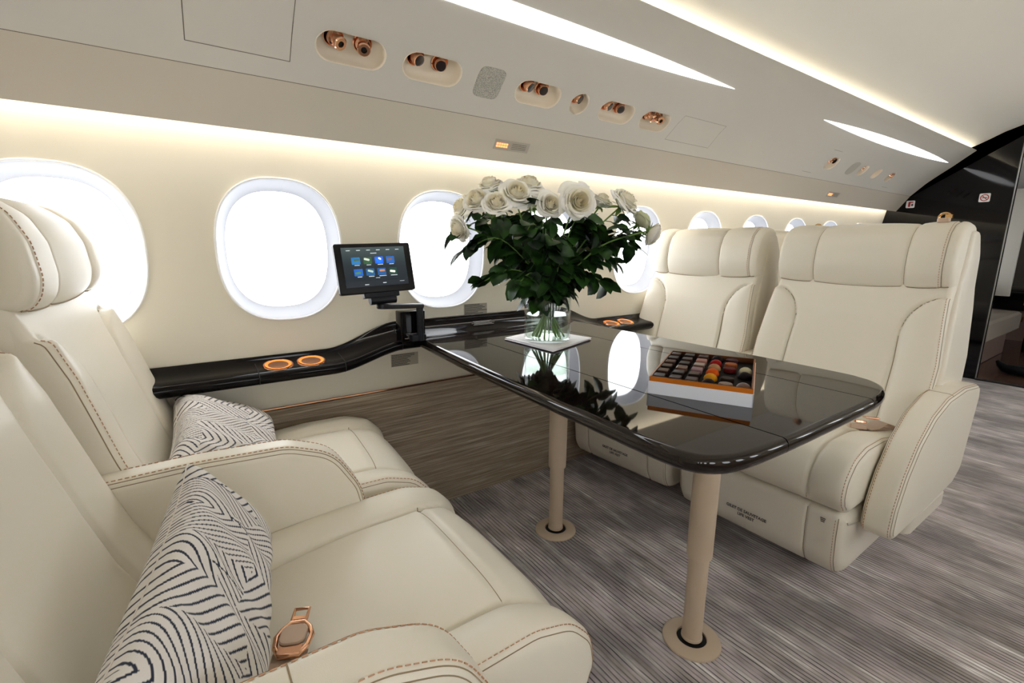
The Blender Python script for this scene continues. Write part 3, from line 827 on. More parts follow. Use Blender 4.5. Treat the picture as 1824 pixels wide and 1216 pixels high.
# ------------------------------------------------------------------ vase, napkin, roses
VC = Vector((.984, 1.20, TZ))
def napkin():
    t = thing('folded_napkin', 'folded white napkin under the vase on the dark table', 'napkin', (VC.x + .02, VC.y + .02, TZ), (0, 0, math.radians(0)))
    quad = [(.891, 1.317), (.903, 1.071), (1.144, 1.152), (1.101, 1.374)]
    ox, oy = VC.x + .02, VC.y + .02
    for ly, (z0, z1, sh, nm) in enumerate(((.0002, .0042, (0, 0), 'lower_fold'), (.0044, .0088, (.004, .003), 'upper_fold'))):
        n_ = 14; vs = []; rnd = random.Random(ly)
        for side in (0, 1):
            for i in range(n_ + 1):
                for j in range(n_ + 1):
                    u, v = i / n_, j / n_
                    A = np.array(quad[0]) * (1 - u) * (1 - v) + np.array(quad[1]) * u * (1 - v) + np.array(quad[2]) * u * v + np.array(quad[3]) * (1 - u) * v
                    e = min(u, 1 - u, v, 1 - v); edge = 1 if e < 1e-6 else 0
                    z = (z0 + z1) / 2 if edge else (z1 if side else z0)
                    z += (.0010 * math.sin(9 * u + 3 * v + ly) + .0008 * math.sin(14 * v + ly)) * (1 if side else .3) * (1 if ly else .4) if side and not edge else 0
                    vs.append((A[0] + sh[0] - ox, A[1] + sh[1] - oy, z))
        N1 = (n_ + 1) ** 2; fs = []
        for i in range(n_):
            for j in range(n_):
                a = i * (n_ + 1) + j; q = (a, a + 1, a + n_ + 2, a + n_ + 1); fs.append(q); fs.append(tuple(N1 + x for x in q[::-1]))
        mesh(nm, vs, fs, 'napkin', t)
napkin()
def vase():
    t = thing('glass_vase', 'round clear glass vase with a short neck, half full of water, on the napkin', 'vase', (VC.x, VC.y, TZ + .0105))
    o_ = [(.001, 0), (.066, 0), (.0735, .003), (.0765, .010), (.0765, .138), (.0735, .147), (.064, .152), (.054, .156), (.0515, .163), (.0515, .190), (.0535, .195)]
    i_ = [(.0515, .1955), (.0490, .190), (.0488, .163), (.0510, .155), (.062, .149), (.0705, .143), (.0725, .136), (.0725, .014), (.068, .009), (.001, .008)]
    mb = MB(); mb.lathe(o_ + i_, (0, 0, 0), 64, None, True, True); mb.build('vase_body', 'glass', t)
    mb = MB(); mb.lathe([(.001, .0085), (.067, .0095), (.0722, .0145), (.0722, .0865), (.001, .0865)], (0, 0, 0), 48); mb.build('water', 'water', t)
vase()

def petal_mesh(seed, openness, R, twist=0.):
    rnd = random.Random(seed); V = []; F = []; A = []
    nl = 8; op = openness
    ex, ey = rnd.uniform(-.05, .05) * R, rnd.uniform(-.05, .05) * R
    for l in range(nl):
        u = l / (nl - 1)
        cnt = [2, 3, 3, 4, 4, 5, 5, 5][l]
        rad = R * (.10 + (.78 + .22 * op) * u ** (1.05 - .25 * op))       # widest radius of this layer
        h = R * (1.42 - .22 * op - .10 * u - (.18 + .62 * op) * u ** 2.2)    # rim height
        w = (2 * PI / cnt) * (1.45 if l > 1 else 1.25); a0 = rnd.uniform(0, 6.28)
        for k_ in range(cnt):
            a = a0 + 2 * PI * k_ / cnt + rnd.uniform(-.22, .22); nu, nv = 10, 9; base = len(V)
            hl = h * rnd.uniform(.93, 1.07); rl = rad * rnd.uniform(.94, 1.06); curl = R * (.03 + .30 * u ** 1.5 * (.4 + op)) * rnd.uniform(.6, 1.3)
            spiral = R * rnd.uniform(.035, .075); ph = rnd.uniform(0, 6.28); peak = rnd.uniform(.0, .12) * u
            for i in range(nu + 1):
                s_ = -1 + 2 * i / nu
                for j in range(nv + 1):
                    v = j / nv
                    wid = .45 + .55 * math.sin(min(1, v * 1.5) * PI / 2)
                    ang = a + s_ * w / 2 * wid
                    cup = math.sin(min(1., v * 1.15) * PI / 2) ** .8
                    t_ = max(0, (v - .68) / .32)
                    rr = rl * (.16 + .84 * cup) + spiral * s_ - (R * .05 * t_ if u < .45 else 0) + curl * t_ ** 1.8 * (.75 + .25 * math.cos(s_ * 4 + ph))
                    z = hl * v ** .95 * (1 - .15 * s_ ** 4 * v) + peak * R * t_ * (1 - s_ * s_) - curl * .85 * t_ ** 2.4 + R * .022 * math.sin(s_ * 8 + ph) * t_
                    f_ = 1 - u
                    V.append((rr * math.cos(ang) + ex * f_, rr * math.sin(ang) + ey * f_, z)); A.append(max(0, min(1, .05 + .75 * v * (.35 + .65 * u) + .35 * u)))
            for i in range(nu):
                for j in range(nv):
                    q = base + i * (nv + 1) + j; F.append((q, q + 1, q + nv + 2, q + nv + 1))
    return V, F, A
def leaf_geo(mb, base, direction, normal, L_, W_, fold=.25, droop=.25):
    d = direction.normalized(); n_ = (normal - d * normal.dot(d))
    if n_.length < .05: n_ = d.orthogonal()
    n_.normalize(); s_ = d.cross(n_); nu = 6; vs = []
    for i in range(nu + 1):
        u = i / nu; w = W_ / 2 * (math.sin(PI * u ** .8) ** .7 if 0 < u < 1 else 0)
        mid = base + d * (L_ * u) - n_ * (droop * L_ * u * u)
        for q in (-1, -.5, 0, .5, 1):
            jag = 1 + (.07 if i % 2 else -.03) * (abs(q) == 1)
            vs.append(mid + s_ * (w * q * jag) + n_ * (abs(q) * w * fold))
    fs = []
    for i in range(nu):
        for k_ in range(4): a = i * 5 + k_; fs.append((a, a + 1, a + 6, a + 5))
    mb.add(vs, fs)
ROSES = [  # bloom centre, radius, openness, facing direction, green?, label
    ((.742, 1.363, 1.050), .036, .50, (-.9, -.1, -.35), 0, 'small drooping white rose at the lower left edge of the bouquet'),
    ((.788, 1.425, 1.125), .040, .55, (-.8, .1, .35), 0, 'white rose at the left edge, just above the small drooping one'),
    ((.790, 1.327, 1.143), .040, .50, (-.6, -.35, .55), 0, 'slender white rose third from the left side of the bouquet'),
    ((.820, 1.255, 1.130), .038, .50, (-.35, -.6, .60), 0, 'white rose with green-tinged outer petals, front left of the bouquet'),
    ((.887, 1.402, 1.205), .040, .60, (-.35, -.1, .9), 0, 'white rose standing high at the back left of the bouquet'),
    ((.893, 1.250, 1.168), .043, .72, (-.25, -.75, .55), 0, 'large white rose with tight spiral, front of the topmost pair'),
    ((.989, 1.319, 1.205), .045, .70, (-.1, -.35, .95), 0, 'topmost white rose of the bouquet, behind the large spiral one'),
    ((.962, 1.167, 1.130), .035, .62, (-.25, -.9, .30), 0, 'oval white rose with a deep golden heart at the centre front'),
    ((1.018, 1.096, 1.133), .045, .88, (-.35, -.9, .12), 0, 'wide open white rose with a yellowish heart facing the camera'),
    ((1.205, 1.190, 1.155), .036, .50, (.15, -.3, .8), 0, 'smaller white rose behind, between the wide open one and the big right one'),
    ((1.235, 1.105, 1.150), .046, .62, (.25, -.60, .60), 0, 'big ruffled white rose at the upper right of the bouquet'),
    ((1.290, 1.084, 1.088), .034, .42, (.55, -.3, .6), 1, 'greenish half closed rose under the big ruffled one'),
    ((1.262, 1.010, 1.036), .034, .48, (.75, -.45, -.45), 0, 'small white rose hanging down at the right edge of the bouquet'),
    ((1.060, 1.390, 1.150), .036, .5, (.1, .4, .9), 0, 'white rose half hidden behind the golden hearted rose'),
]
def rose(i, c, R, op, face, green, label):
    rnd = random.Random(100 + i); c = Vector(c); f = Vector(face).normalized()
    t = thing('rose', label, 'rose', (VC.x, VC.y, TZ + .02), group='white roses of the bouquet'); O = Vector((VC.x, VC.y, TZ + .02))
    V, F, A = petal_mesh(i * 7 + 3, op, R)
    Rm = f.to_track_quat('Z', 'Y').to_matrix()
    basep = c - f * (R * .75)
    W = [basep + Rm @ Vector(v) - O for v in V]
    mesh('bloom', W, F, 'petal_g' if green else 'petal', t, attr=('tip', A))
    # stem: from opposite side of the vase bottom through the neck to the bloom
    th = math.atan2(c.y - VC.y, c.x - VC.x) + PI + rnd.uniform(-.5, .5); rb = .062 * rnd.uniform(.35, 1.0)
    p0 = VC + Vector((rb * math.cos(th), rb * math.sin(th), .021)); th2 = th + PI
    p1 = VC + Vector((.020 * rnd.uniform(.3, 1) * math.cos(th2), .020 * math.sin(th2), .155))
    p1b = p1 + (p1 - p0) * .22
    p3 = basep; p2 = p1 + (p3 - p1) * .55 + Vector((0, 0, .035)) - f * .02
    cp = spline([tuple(p0), tuple((p0 + p1) / 2), tuple(p1), tuple(p1b), tuple(p2), tuple(p3)], 6)
    mb = MB(); mb.tube([Vector(p) - O for p in cp], .0027, 7); mb.build('stem', 'stem', t)
    mb = MB()
    for k_ in range(5):
        a = 2 * PI * k_ / 5 + i; d = (Rm @ Vector((math.cos(a), math.sin(a), rnd.uniform(-.5, .4)))).normalized()
        leaf_geo(mb, basep - O, d, f, R * .95, R * .34, .2, .3)
    mb.lathe([(.001, -.006), (.007, -.004), (.009, .002), (.007, .008)], basep - O, 10, Rm); mb.build('sepals', 'sepal', t)
    mb = MB(); P = np.array(cp)
    for k_ in range(14):
        u = .56 + .41 * (k_ / 13) * rnd.uniform(.9, 1.03); q = P[min(len(P) - 1, int(u * (len(P) - 1)))]; base = Vector(q) - O
        rad = Vector((q[0] - VC.x, q[1] - VC.y, 0)); rad = rad.normalized() if rad.length > 1e-4 else Vector((1, 0, 0))
        a = rnd.uniform(0, 2 * PI); d = Vector((math.cos(a), math.sin(a), rnd.uniform(-.7, .25))) + rad * .6; d.normalize()
        pet = base + d * rnd.uniform(.02, .045); mb.tube([base, (base + pet) / 2 + Vector((0, 0, .004)), pet], .0011, 4)
        for (off, sc_) in ((0, 1.), (1, .85), (-1, .85)):
            dd = (d + d.cross(Vector((0, 0, 1))) * off * 1.1 + Vector((0, 0, -.35 * rnd.random()))).normalized()
            nn_ = Vector((rnd.uniform(-.6, .6), rnd.uniform(-.6, .6), 1.)).normalized()
            leaf_geo(mb, pet - d * (.012 * abs(off)), dd, nn_, .060 * sc_ * rnd.uniform(.8, 1.15), .045 * sc_ * rnd.uniform(.85, 1.1), rnd.uniform(.05, .3), rnd.uniform(.1, .5))
    lo = mb.build('leaves', 'leaf', t, ang=80)
for i, r_ in enumerate(ROSES): rose(i, *r_)
# leafy stems low around the neck of the vase
def sprig(i, pts, label, n_=12, seed=0):
    rnd = random.Random(900 + i + seed); O = Vector((VC.x, VC.y, TZ + .02))
    t = thing('leaf_sprig', label, 'leaves', tuple(O), group='leafy sprigs of the bouquet')
    cp = spline(pts, 6); mb = MB(); mb.tube([Vector(p) - O for p in cp], .002, 6); mb.build('stem', 'stem', t)
    mb = MB(); P = np.array(cp)
    for k_ in range(n_):
        u = .50 + .50 * k_ / (n_ - 1); q = P[min(len(P) - 1, int(u * (len(P) - 1)))]; base = Vector(q) - O
        d = Vector((rnd.uniform(-1, 1), rnd.uniform(-1, 1), rnd.uniform(-.8, .3))) + (Vector(P[-1]) - Vector(P[-8])).normalized() * .9; d.normalize()
        nn_ = Vector((rnd.uniform(-.7, .7), rnd.uniform(-.7, .7), 1.)).normalized()
        leaf_geo(mb, base, d, nn_, rnd.uniform(.055, .078), rnd.uniform(.044, .058), rnd.uniform(.05, .3), rnd.uniform(.1, .5))
    mb.build('leaves', 'leaf', t, ang=80)
vx, vy = VC.x, VC.y
SPR = [((-.20, -.02, .21), 'dark leafy sprig drooping over the left side of the vase'), ((-.13, -.10, .20), 'dark leafy sprig in front of the vase neck on the left'),
       ((.16, -.10, .19), 'dark leafy sprig hanging right of the vase, lowest leaves'), ((.05, -.13, .22), 'dark leafy sprig right in front of the vase neck'),
       ((.22, -.02, .26), 'dark leafy sprig spreading to the right under the roses'), ((-.22, .08, .30), 'dark leafy sprig at the far left of the foliage'),
       ((-.04, -.14, .30), 'dark leafy sprig in the middle of the foliage, low'), ((.14, .05, .33), 'dark leafy sprig behind the middle of the foliage'),
       ((.25, -.12, .31), 'dark leafy sprig below the hanging right rose'), ((-.12, -.12, .34), 'dark leafy sprig below the front left roses'),
       ((.08, -.15, .36), 'dark leafy sprig below the wide open rose'), ((.0, .1, .36), 'dark leafy sprig at the back of the foliage')]
for i, (e, lb) in enumerate(SPR):
    e = Vector((e[0] * 1.25, e[1] * .6, e[2] + .005)); th = math.atan2(e.y, e.x) + PI
    p0 = (vx + .05 * math.cos(th), vy + .05 * math.sin(th), TZ + .025)
    pts = [p0, (vx, vy, TZ + .12), (vx - .02 * math.cos(th), vy - .02 * math.sin(th), TZ + .20), (vx + e.x * .6, vy + e.y * .6, TZ + e.z + .03), (vx + e.x, vy + e.y, TZ + e.z)]
    sprig(i, pts, lb, 20)

# ------------------------------------------------------------------ chocolates
BF = Vector((.819, .647, 0)); BFR = Vector((.922, .466, 0))   # bottom front corners
ux = Vector((math.cos(math.radians(-62.4)), math.sin(math.radians(-62.4)), 0)); bw = .208; ux.normalize(); uy = Vector((-ux.y, ux.x, 0)); uy = uy if uy.x > 0 else -uy
BL_ = .30
BO = BF + Vector((0, 0, TZ + .0003))
RB = Matrix((ux, uy, Vector((0, 0, 1)))).transposed()
if RB.determinant() < 0: RB = Matrix((-ux, uy, Vector((0, 0, 1)))).transposed()
def bl(u, v, w): return ux * u + uy * v + Vector((0, 0, w))
def chocbox():
    cx = BO + bl(bw / 2, BL_ / 2, 0); t = thing('chocolate_box', 'open white and orange box of chocolates lying at an angle on the dark table', 'box', tuple(cx))
    R_ = Matrix((ux, uy, ux.cross(uy))).transposed()
    mb = MB(); 
    for (a, b, c, d) in ((0, -BL_ / 2 + .001, bw, .002), (0, BL_ / 2 - .001, bw, .002), (-bw / 2 + .001, 0, .002, BL_), (bw / 2 - .001, 0, .002, BL_)):
        mb.box(R_ @ Vector((a, b, 0)) + Vector((0, 0, .014)), (c, d, .028), R_)
    mb.box((0, 0, .006), (bw - .004, BL_ - .004, .010), R_)
    mb.build('outer_tray', 'white_card', t, smooth=False)
    mb = MB(); iw, il = bw - .006, BL_ - .006
    for (a, b, c, d) in ((0, -il / 2, iw, .0025), (0, il / 2, iw, .0025), (-iw / 2, 0, .0025, il), (iw / 2, 0, .0025, il)):
        mb.box(R_ @ Vector((a, b, 0)) + Vector((0, 0, .0315)), (c, d, .013), R_)
    mb.build('inner_wall', 'orange_card', t, smooth=False)
    mb = MB(); iw -= .003; il -= .003
    for (a, b, c, d) in ((0, -il / 2, iw, .0022), (0, il / 2, iw, .0022), (-iw / 2, 0, .0022, il), (iw / 2, 0, .0022, il)):
        mb.box(R_ @ Vector((a, b, 0)) + Vector((0, 0, .0305)), (c, d, .0165), R_)
    mb.build('rim', 'box_in', t, smooth=False)
    mb = MB(); mb.box((0, 0, .0240), (iw - .003, il - .003, .004), R_); mb.build('insert', 'tray', t, smooth=False)
chocbox()
DK, MD, MK, PK, LL, RD, TN, OR, YL, WH, BK, BG = (44, 30, 26), (66, 42, 34), (92, 62, 50), (190, 130, 118), (158, 122, 128), (165, 22, 22), (190, 140, 96), (232, 92, 20), (232, 160, 26), (216, 206, 170), (30, 20, 20), (110, 30, 30)
colm = [('bar', [(DK, 'plain'), (MD, 'striped'), (DK, 'wavy'), (MD, 'flecked'), (DK, 'glossy'), (MD, 'smooth')]),
        ('bar', [(MD, 'plain'), (DK, 'smooth'), (MK, 'ridged'), (DK, 'deep brown'), (MD, 'reddish'), (DK, 'shiny')]),
        ('bar', [(MD, 'plain'), (DK, 'dotted'), (LL, 'lilac'), (MK, 'milky'), (PK, 'pink'), (MD, 'smooth')]),
        ('dome', [(DK, 'dark'), (YL, 'yellow'), (OR, 'orange'), (TN, 'tan'), (RD, 'red'), (BK, 'black')]),
        ('disc', [(MK, 'brown'), (DK, 'dark brown'), None, (BG, 'wine red'), ((176, 92, 44), 'caramel'), ((70, 38, 46), 'purple brown')]),
        ('dome', [(MK, 'brown'), None, (BK, 'near black'), (WH, 'white'), None, None])]
ordn = ['front', 'second', 'third', 'fourth', 'fifth', 'back']; cn = ['leftmost', 'second', 'third', 'fourth', 'fifth', 'rightmost']
SHAPE = {'bar': 'small rectangular', 'dome': 'domed', 'disc': 'flat oval'}
for ci, (shape, items) in enumerate(colm):
    for ri, it in enumerate(items):
        if it is None: 
            c = BO + bl(.018 + ci * .0335, .027 + ri * .047, .0326)
            continue
        rgb, word = it; c = BO + bl(.0185 + ci * .0338, .029 + ri * .0483, .0262)
        R_ = Matrix((ux, uy, ux.cross(uy))).transposed(); mb = MB()
        mn = 'chocolate_%d_%d_%d' % rgb; mm = bpy.data.materials.get(mn) or simple(mn, s2l(*[v_ * .8 for v_ in rgb]), .5, spec=.06)
        if shape == 'bar': mb.rbox((0, 0, .006), (.024, .030, .012), .003, R_); 
        elif shape == 'dome': mb.lathe([(.0135, 0), (.0145, .003), (.0135, .008), (.0105, .012), (.006, .0148), (.0005, .0158)], (0, 0, 0), 24)
        else: mb.lathe([(.0135, 0), (.0142, .003), (.0140, .009), (.0125, .0105), (.0005, .0110)], (0, 0, 0), 24)
        o = mb.build('chocolate', mm); o.location = c
        if shape == 'bar' and word in ('striped', 'wavy', 'flecked', 'ridged', 'dotted'):
            mb = MB()
            for q in range(4): mb.box(R_ @ Vector((0, -.009 + q * .006, .0122)), (.020, .0016, .0008), R_ @ Matrix.Rotation(.3, 3, 'Z'))
            mb.build('piping', bpy.data.materials.get('chocolate_92_62_50') or simple('chocolate_92_62_50', s2l(92, 62, 50), .3), o)
        tag(o, '%s %s chocolate, %s in the %s column of the box' % (word, SHAPE[shape], ordn[ri], cn[ci]), 'chocolate', 'chocolates in the box')

# ------------------------------------------------------------------ monitor on its arm
def monitor():
    t = thing('seat_monitor', 'small black touch screen with app icons on a swivel arm at the window ledge', 'monitor', (.642, 1.50, .668)); O = t.location
    R_ = Matrix.Rotation(.026, 3, 'Z') @ Matrix.Rotation(-.204, 3, 'X') @ Matrix.Rotation(-.031, 3, 'Y')
    c = Vector((.471, 1.356, .934)) - O
    def P(x, y, z): return c + R_ @ Vector((x, y, z))
    R2 = R_ @ Matrix.Rotation(PI / 2, 3, 'X')
    mb = MB(); mb.rbox(P(0, .008, 0), (.225, .142, .017), .006, R2); cs = mb.build('screen_housing', 'monitor', t)
    sw, sh = .186, .112
    m, nt, b = newmat('screen_glow')
    tc = N(nt, 'ShaderNodeTexCoord'); sp = N(nt, 'ShaderNodeSeparateXYZ'); L(nt, tc.outputs['Object'], sp.inputs[0])
    cr = N(nt, 'ShaderNodeValToRGB'); mr = N(nt, 'ShaderNodeMapRange'); mr.inputs[1].default_value = c.z - .055; mr.inputs[2].default_value = c.z + .055
    L(nt, sp.outputs[2], mr.inputs[0]); L(nt, mr.outputs[0], cr.inputs[0])
    cr.color_ramp.elements[0].color = (*s2l(22, 34, 44), 1); cr.color_ramp.elements[1].color = (*s2l(66, 82, 84), 1); x = cr.color_ramp.elements.new(.55); x.color = (*s2l(34, 46, 54), 1)
    L(nt, cr.outputs[0], b.inputs['Emission Color']); b.inputs['Emission Strength'].default_value = .9; b.inputs['Base Color'].default_value = (.01, .01, .012, 1); b.inputs['Roughness'].default_value = .15
    mb = MB(); mb.box(P(-.001, -.0008, .004), (sw, .001, sh), R_); mb.build('screen', m, cs, smooth=False)
    def em(nm, cc, s_=1.):
        return bpy.data.materials.get(nm) or emit(nm, s2l(*cc), s_)
    mb = MB(); mb.box(P(-.001, -.0014, -.044), (sw, .0006, .016), R_); mb.build('status_bar', em('screen_bar', (16, 24, 34)), cs, smooth=False)
    icons = [((30, 110, 170), (60, 90, 70)), ((40, 80, 50), (200, 205, 195)), ((20, 90, 220), (235, 240, 225)), ((20, 90, 170), (110, 80, 70)),
             ((20, 90, 180), (70, 120, 70)), ((20, 80, 130), (170, 190, 170)), ((20, 80, 140), (170, 120, 90)), ((20, 60, 50), (235, 235, 225))]
    for k_, (ca, cb) in enumerate(icons):
        x = -.057 + (k_ % 4) * .034 + (.003 if k_ > 3 else 0); z = .022 - (k_ // 4) * .033
        mb = MB(); mb.rbox(P(x, -.0016, z), (.025, .020, .0008), .002, R2); ic = mb.build('app_icon', em('icon_a%d' % k_, ca, .8), cs, smooth=False)
        mb = MB(); rnd = random.Random(k_)
        if k_ == 2: mb.lathe([(.009, 0), (.009, .0008)], P(x, -.0020, z), 20, R_ @ Matrix.Rotation(PI / 2, 3, 'X'))
        else:
            mb.rbox(P(x + rnd.uniform(-.003, .003), -.0021, z + rnd.uniform(-.002, .004)), (.016, .006, .0006), .002, R_ @ Matrix.Rotation(rnd.uniform(-.5, .5), 3, 'Y') @ Matrix.Rotation(PI / 2, 3, 'X'))
        mb.build('icon_picture', em('icon_b%d' % k_, cb if k_ != 2 else (20, 110, 235), .9), cs, smooth=False)
        if k_ == 2:
            mb = MB(); mb.rbox(P(x + .002, -.0026, z + .004), (.009, .005, .0005), .002, R_ @ Matrix.Rotation(.5, 3, 'Y') @ Matrix.Rotation(PI / 2, 3, 'X')); mb.build('icon_picture', em('icon_c', (236, 240, 225), .9), cs, smooth=False)
    mb = MB(); rnd = random.Random(4)
    for k_ in range(8):
        x = -.057 + (k_ % 4) * .034 + (.003 if k_ > 3 else 0); z = .022 - (k_ // 4) * .033 - .0125
        mb.box(P(x + .002, -.0016, z), (rnd.uniform(.012, .022), .0006, .0018), R_)
    for k_ in range(6): mb.box(P(-.075 + k_ * .029, -.0016, .0515), (.011, .0006, .0018), R_)
    mb.box(P(-.003, -.0016, .0425), (.018, .0006, .0020), R_); mb.box(P(-.035, -.0018, -.0465), (.012, .0006, .0022), R_); mb.box(P(.018, -.0018, -.044), (.010, .0006, .0022), R_); mb.box(P(.072, -.0018, -.042), (.014, .0006, .0012), R_)
    mb.box(P(0, -.0016, -.0285), (.012, .0006, .0014), R_)
    mb.build('menu_text', em('screen_text', (190, 200, 205), .8), cs, smooth=False)
    # hinge blocks and arm
    mb = MB(); mb.rbox(P(.004, .004, -.078), (.105, .022, .014), .003, R_); hb = mb.build('hinge_bar', 'armblue', t)
    mb = MB(); a = P(-.032, .004, -.0925); b_ = P(.045, .004, -.0925); mb.tube([a, b_], .0125, 20); mb.build('hinge_barrel', 'armblue', t)
    top = Vector((.645, 1.455, .802)) - O; s_ = P(.0, .004, -.112)
    d = (top - s_); mid = (top + s_) / 2; d2 = d.normalized(); R3 = Matrix((d2, Vector((0, 0, 1)).cross(d2).normalized(), d2.cross(Vector((0, 0, 1)).cross(d2).normalized()))).transposed()
    mb = MB(); mb.rbox(mid, (d.length + .03, .026, .015), .011, R3); mb.build('swivel_arm', 'armblue', t)
    mb = MB(); mb.tube([Vector((.645, 1.455, .685)) - O, Vector((.645, 1.455, .797)) - O], .0115, 24); mb.build('pole', 'armblue', t)
    mb = MB(); mb.rbox(Vector((.632, 1.505, .730)) - O, (.088, .05, .104), .006); bx = mb.build('wall_bracket', 'lacquer_soft', t)
    mb = MB(); mb.rbox(Vector((.640, 1.475, .695)) - O, (.05, .05, .02), .004); mb.build('pole_clamp', 'armblue', t)
    mb = MB(); rnd = random.Random(9)
    for q in range(4):
        mb.box(Vector((.627, 1.4795, .706 - q * .005)) - O, (rnd.uniform(.03, .06), .0006, .0018))
    mb.build('printed_text', 'ink_white', bx, smooth=False)
monitor()

# ------------------------------------------------------------------ seats
rs = lambda z: z
def make_seat(loc, face, yw, arm_side, label, style, cushion_front, slug, yaw=0.):
    """local x points forward (towards the table) and y across; arm_side = +1/-1 local y of the aisle armrest"""
    t = thing('cabin_seat', label, 'seat', loc, (0, 0, (0 if face > 0 else PI) + math.radians(yaw)), group='cream leather club seats')
    W = yw; h = W / 2; D = cushion_front
    st = MB(); sm = MB()     # stitches, seam lines with the headrest shade line
    # --- backrest ---
    face_pts = [(.035, .30), (.005, .42), (-.045, .52), (-.075, .61), (-.100, .70), (-.120, .77), (-.152, .85), (-.185, .93), (-.21, 1.03)]
    back_pts = [(-.26, 1.04), (-.285, .95), (-.30, .75), (-.27, .50), (-.22, .30)]
    Pb = rounded(face_pts[::-1] + back_pts[::-1] if False else [(-.22, .30), (.035, .30)] + face_pts[1:] + back_pts[:-1], [.03, .03] + [.08] * (len(face_pts) - 2) + [.03, .03, .1, .1, .1], .007)
    seam0 = h - .112
    def yseam(z):
        z = np.asarray(z, float); u = np.clip((z - .71) / .135, 0, 1); return seam0 + .114 * (1 - np.sqrt(1 - u * u)) * 1.0
    def dispb(y, x, z, nx, nz):
        f = np.clip(nx * 1.5 - .2, 0, 1) * np.clip((z - .33) / .05, 0, 1) * np.clip((.90 - z) / .03, 0, 1)
        ys_ = yseam(z); a = abs(y)
        d = a - ys_; sl = (yseam(z + .001) - yseam(z - .001)) / .002; dn = d / np.sqrt(1 + sl * sl)
        g = -.010 * np.exp(-(dn / .0055) ** 2) * np.clip((h - ys_) / .012, 0, 1)
        bol = np.where(d > 0, .020 * np.sin(np.clip(d / np.maximum(h - ys_, .03), 0, 1) * PI * .75) ** .8 * np.clip((h - ys_) / .05, 0, 1), 0)
        cen = np.where(d <= 0, -.012 * (1 - (a / ys_) ** 2) ** 1 * np.clip((.86 - z) / .3, 0, 1), 0) + np.where(d <= 0, .006 * np.sin((z - .4) * 7.), 0)
        return f * (g + bol + cen)
    hwf = lambda z: 1 + .075 * np.clip((.85 - z) / .22, -.1, 1) * np.clip((z - .25) / .2, .3, 1)
    S = Slab(Pb, -h, h, .015, dispb, hwf, .0055)
    v, f = S.geo(); bk = mesh('backrest', v, f, 'leather', t)
    i0 = S.idx(.02, .36); i1 = S.idx(-.148, .843)
    ln = len(Pb)
    if i1 < i0: i1 += ln
    for sg in (-1, 1):
        poly = []
        for k_ in range(121):
            i = i0 + (i1 - i0) * k_ / 120; fr_ = i - math.floor(i); z = S.P[int(i) % ln][1] * (1 - fr_) + S.P[(int(i) + 1) % ln][1] * fr_; ysm = float(yseam(z))
            if ysm > h - .012: ysm = h - .012
            poly.append((sg * ysm, i))
        pl = S.line(poly, .0004); sm.tube(pl, .0011, 5)
        edge = S.line([(sg * (h - .006), i0 + (i1 - i0) * k_ / 80) for k_ in range(81)], .0016); dashes(st, edge, .0055, .0032, .0008)
        edge2 = S.line([(sg * (h - .001), i0 + (i1 - i0) * k_ / 80) for k_ in range(81)], .0005); sm.tube(edge2, .001, 5)
    # --- outer shell ---
    shell = [(-.20, .28), (-.03, .30), (-.075, .45), (-.12, .61), (-.165, .77), (-.195, .86), (-.225, .97), (-.24, 1.055), (-.31, 1.058), (-.365, .98), (-.385, .80), (-.37, .55), (-.30, .28)]
    Ps = rounded(shell, [.03, .03, .1, .1, .1, .1, .1, .02, .035, .1, .1, .1, .03], .014)
    S2 = Slab(Ps, -h - (.016 if W > .54 else .006), h + (.013 if W > .54 else .006), .014, None, lambda z: 1 + .05 * np.clip((.85 - z) / .22, -.1, 1), .02)
    v, f = S2.geo(); mesh('shell', v, f, 'leather_grey', t)
    # --- headrest ---
    hb = .888 if style == 'left' else .872
    hp_ = [(-.215, hb), (-.165, hb + .006), (-.148, .915), (-.143, .945), (-.150, 1.00), (-.170, 1.045), (-.205, 1.072), (-.25, 1.082), (-.305, 1.075), (-.325, 1.03), (-.325, .92), (-.29, hb)]
    Ph = rounded(hp_, [.02, .02, .05, .05, .05, .04, .04, .04, .03, .04, .04, .03], .009)
    seams = (-h + .105, h - .16, h - .035) if arm_side > 0 else (-h + .035, -h + .16, h - .105)
    seams = (-h + .13, h - .13) if W > .52 else ((-h + .08, h - .17) if arm_side > 0 else (-h + .17, h - .08))
    stitched = h - .030
    hh = h + .001
    def disph(y, x, z, nx, nz):
        fr = np.clip(nx * 1.2 + .35 + .6 * nz, 0, 1); g = 0
        for q in seams: g = g - .0055 * math.exp(-((y - q) / .0045) ** 2)
        for q in (stitched * arm_side,): g = g - .004 * math.exp(-((y - q) / .004) ** 2)
        pts_ = [-hh] + sorted(list(seams)) + [hh]; b_ = 0
        for a, b in zip(pts_[:-1], pts_[1:]):
            if a <= y <= b: u = (y - a) / (b - a); b_ = .006 * (1 - abs(2 * u - 1) ** 2.6)
        cup = .008 * (abs(y) / hh) ** 2.5 * np.clip(nx, 0, 1)
        return fr * (g + b_) + cup
    S3 = Slab(Ph, -hh, hh, .015, disph, None, .012, dense=tuple(seams) + (stitched * arm_side,), zf=lambda y, z: -.017 * (1 - (y / hh) ** 2) * np.clip((.97 - z) / .10, 0, 1))
    v, f = S3.geo(); hd = mesh('headrest', v, f, 'leather', t)
    a0, a1 = S3.idx(-.20, hb + .001), S3.idx(-.25, 1.086)
    ib = S3.idx(-.160, hb + .006); sm.tube(S3.line([(yv, ib) for yv in np.linspace(-hh + .012, hh - .012, 50)], .0004), .0016, 6)  # dark tube drawn in as the shadow line under the headrest, no real seam
    for q in seams: sm.tube(S3.line_const_y(q, a0, a1, -.0002, 50), .0011, 5)
    q = stitched * arm_side
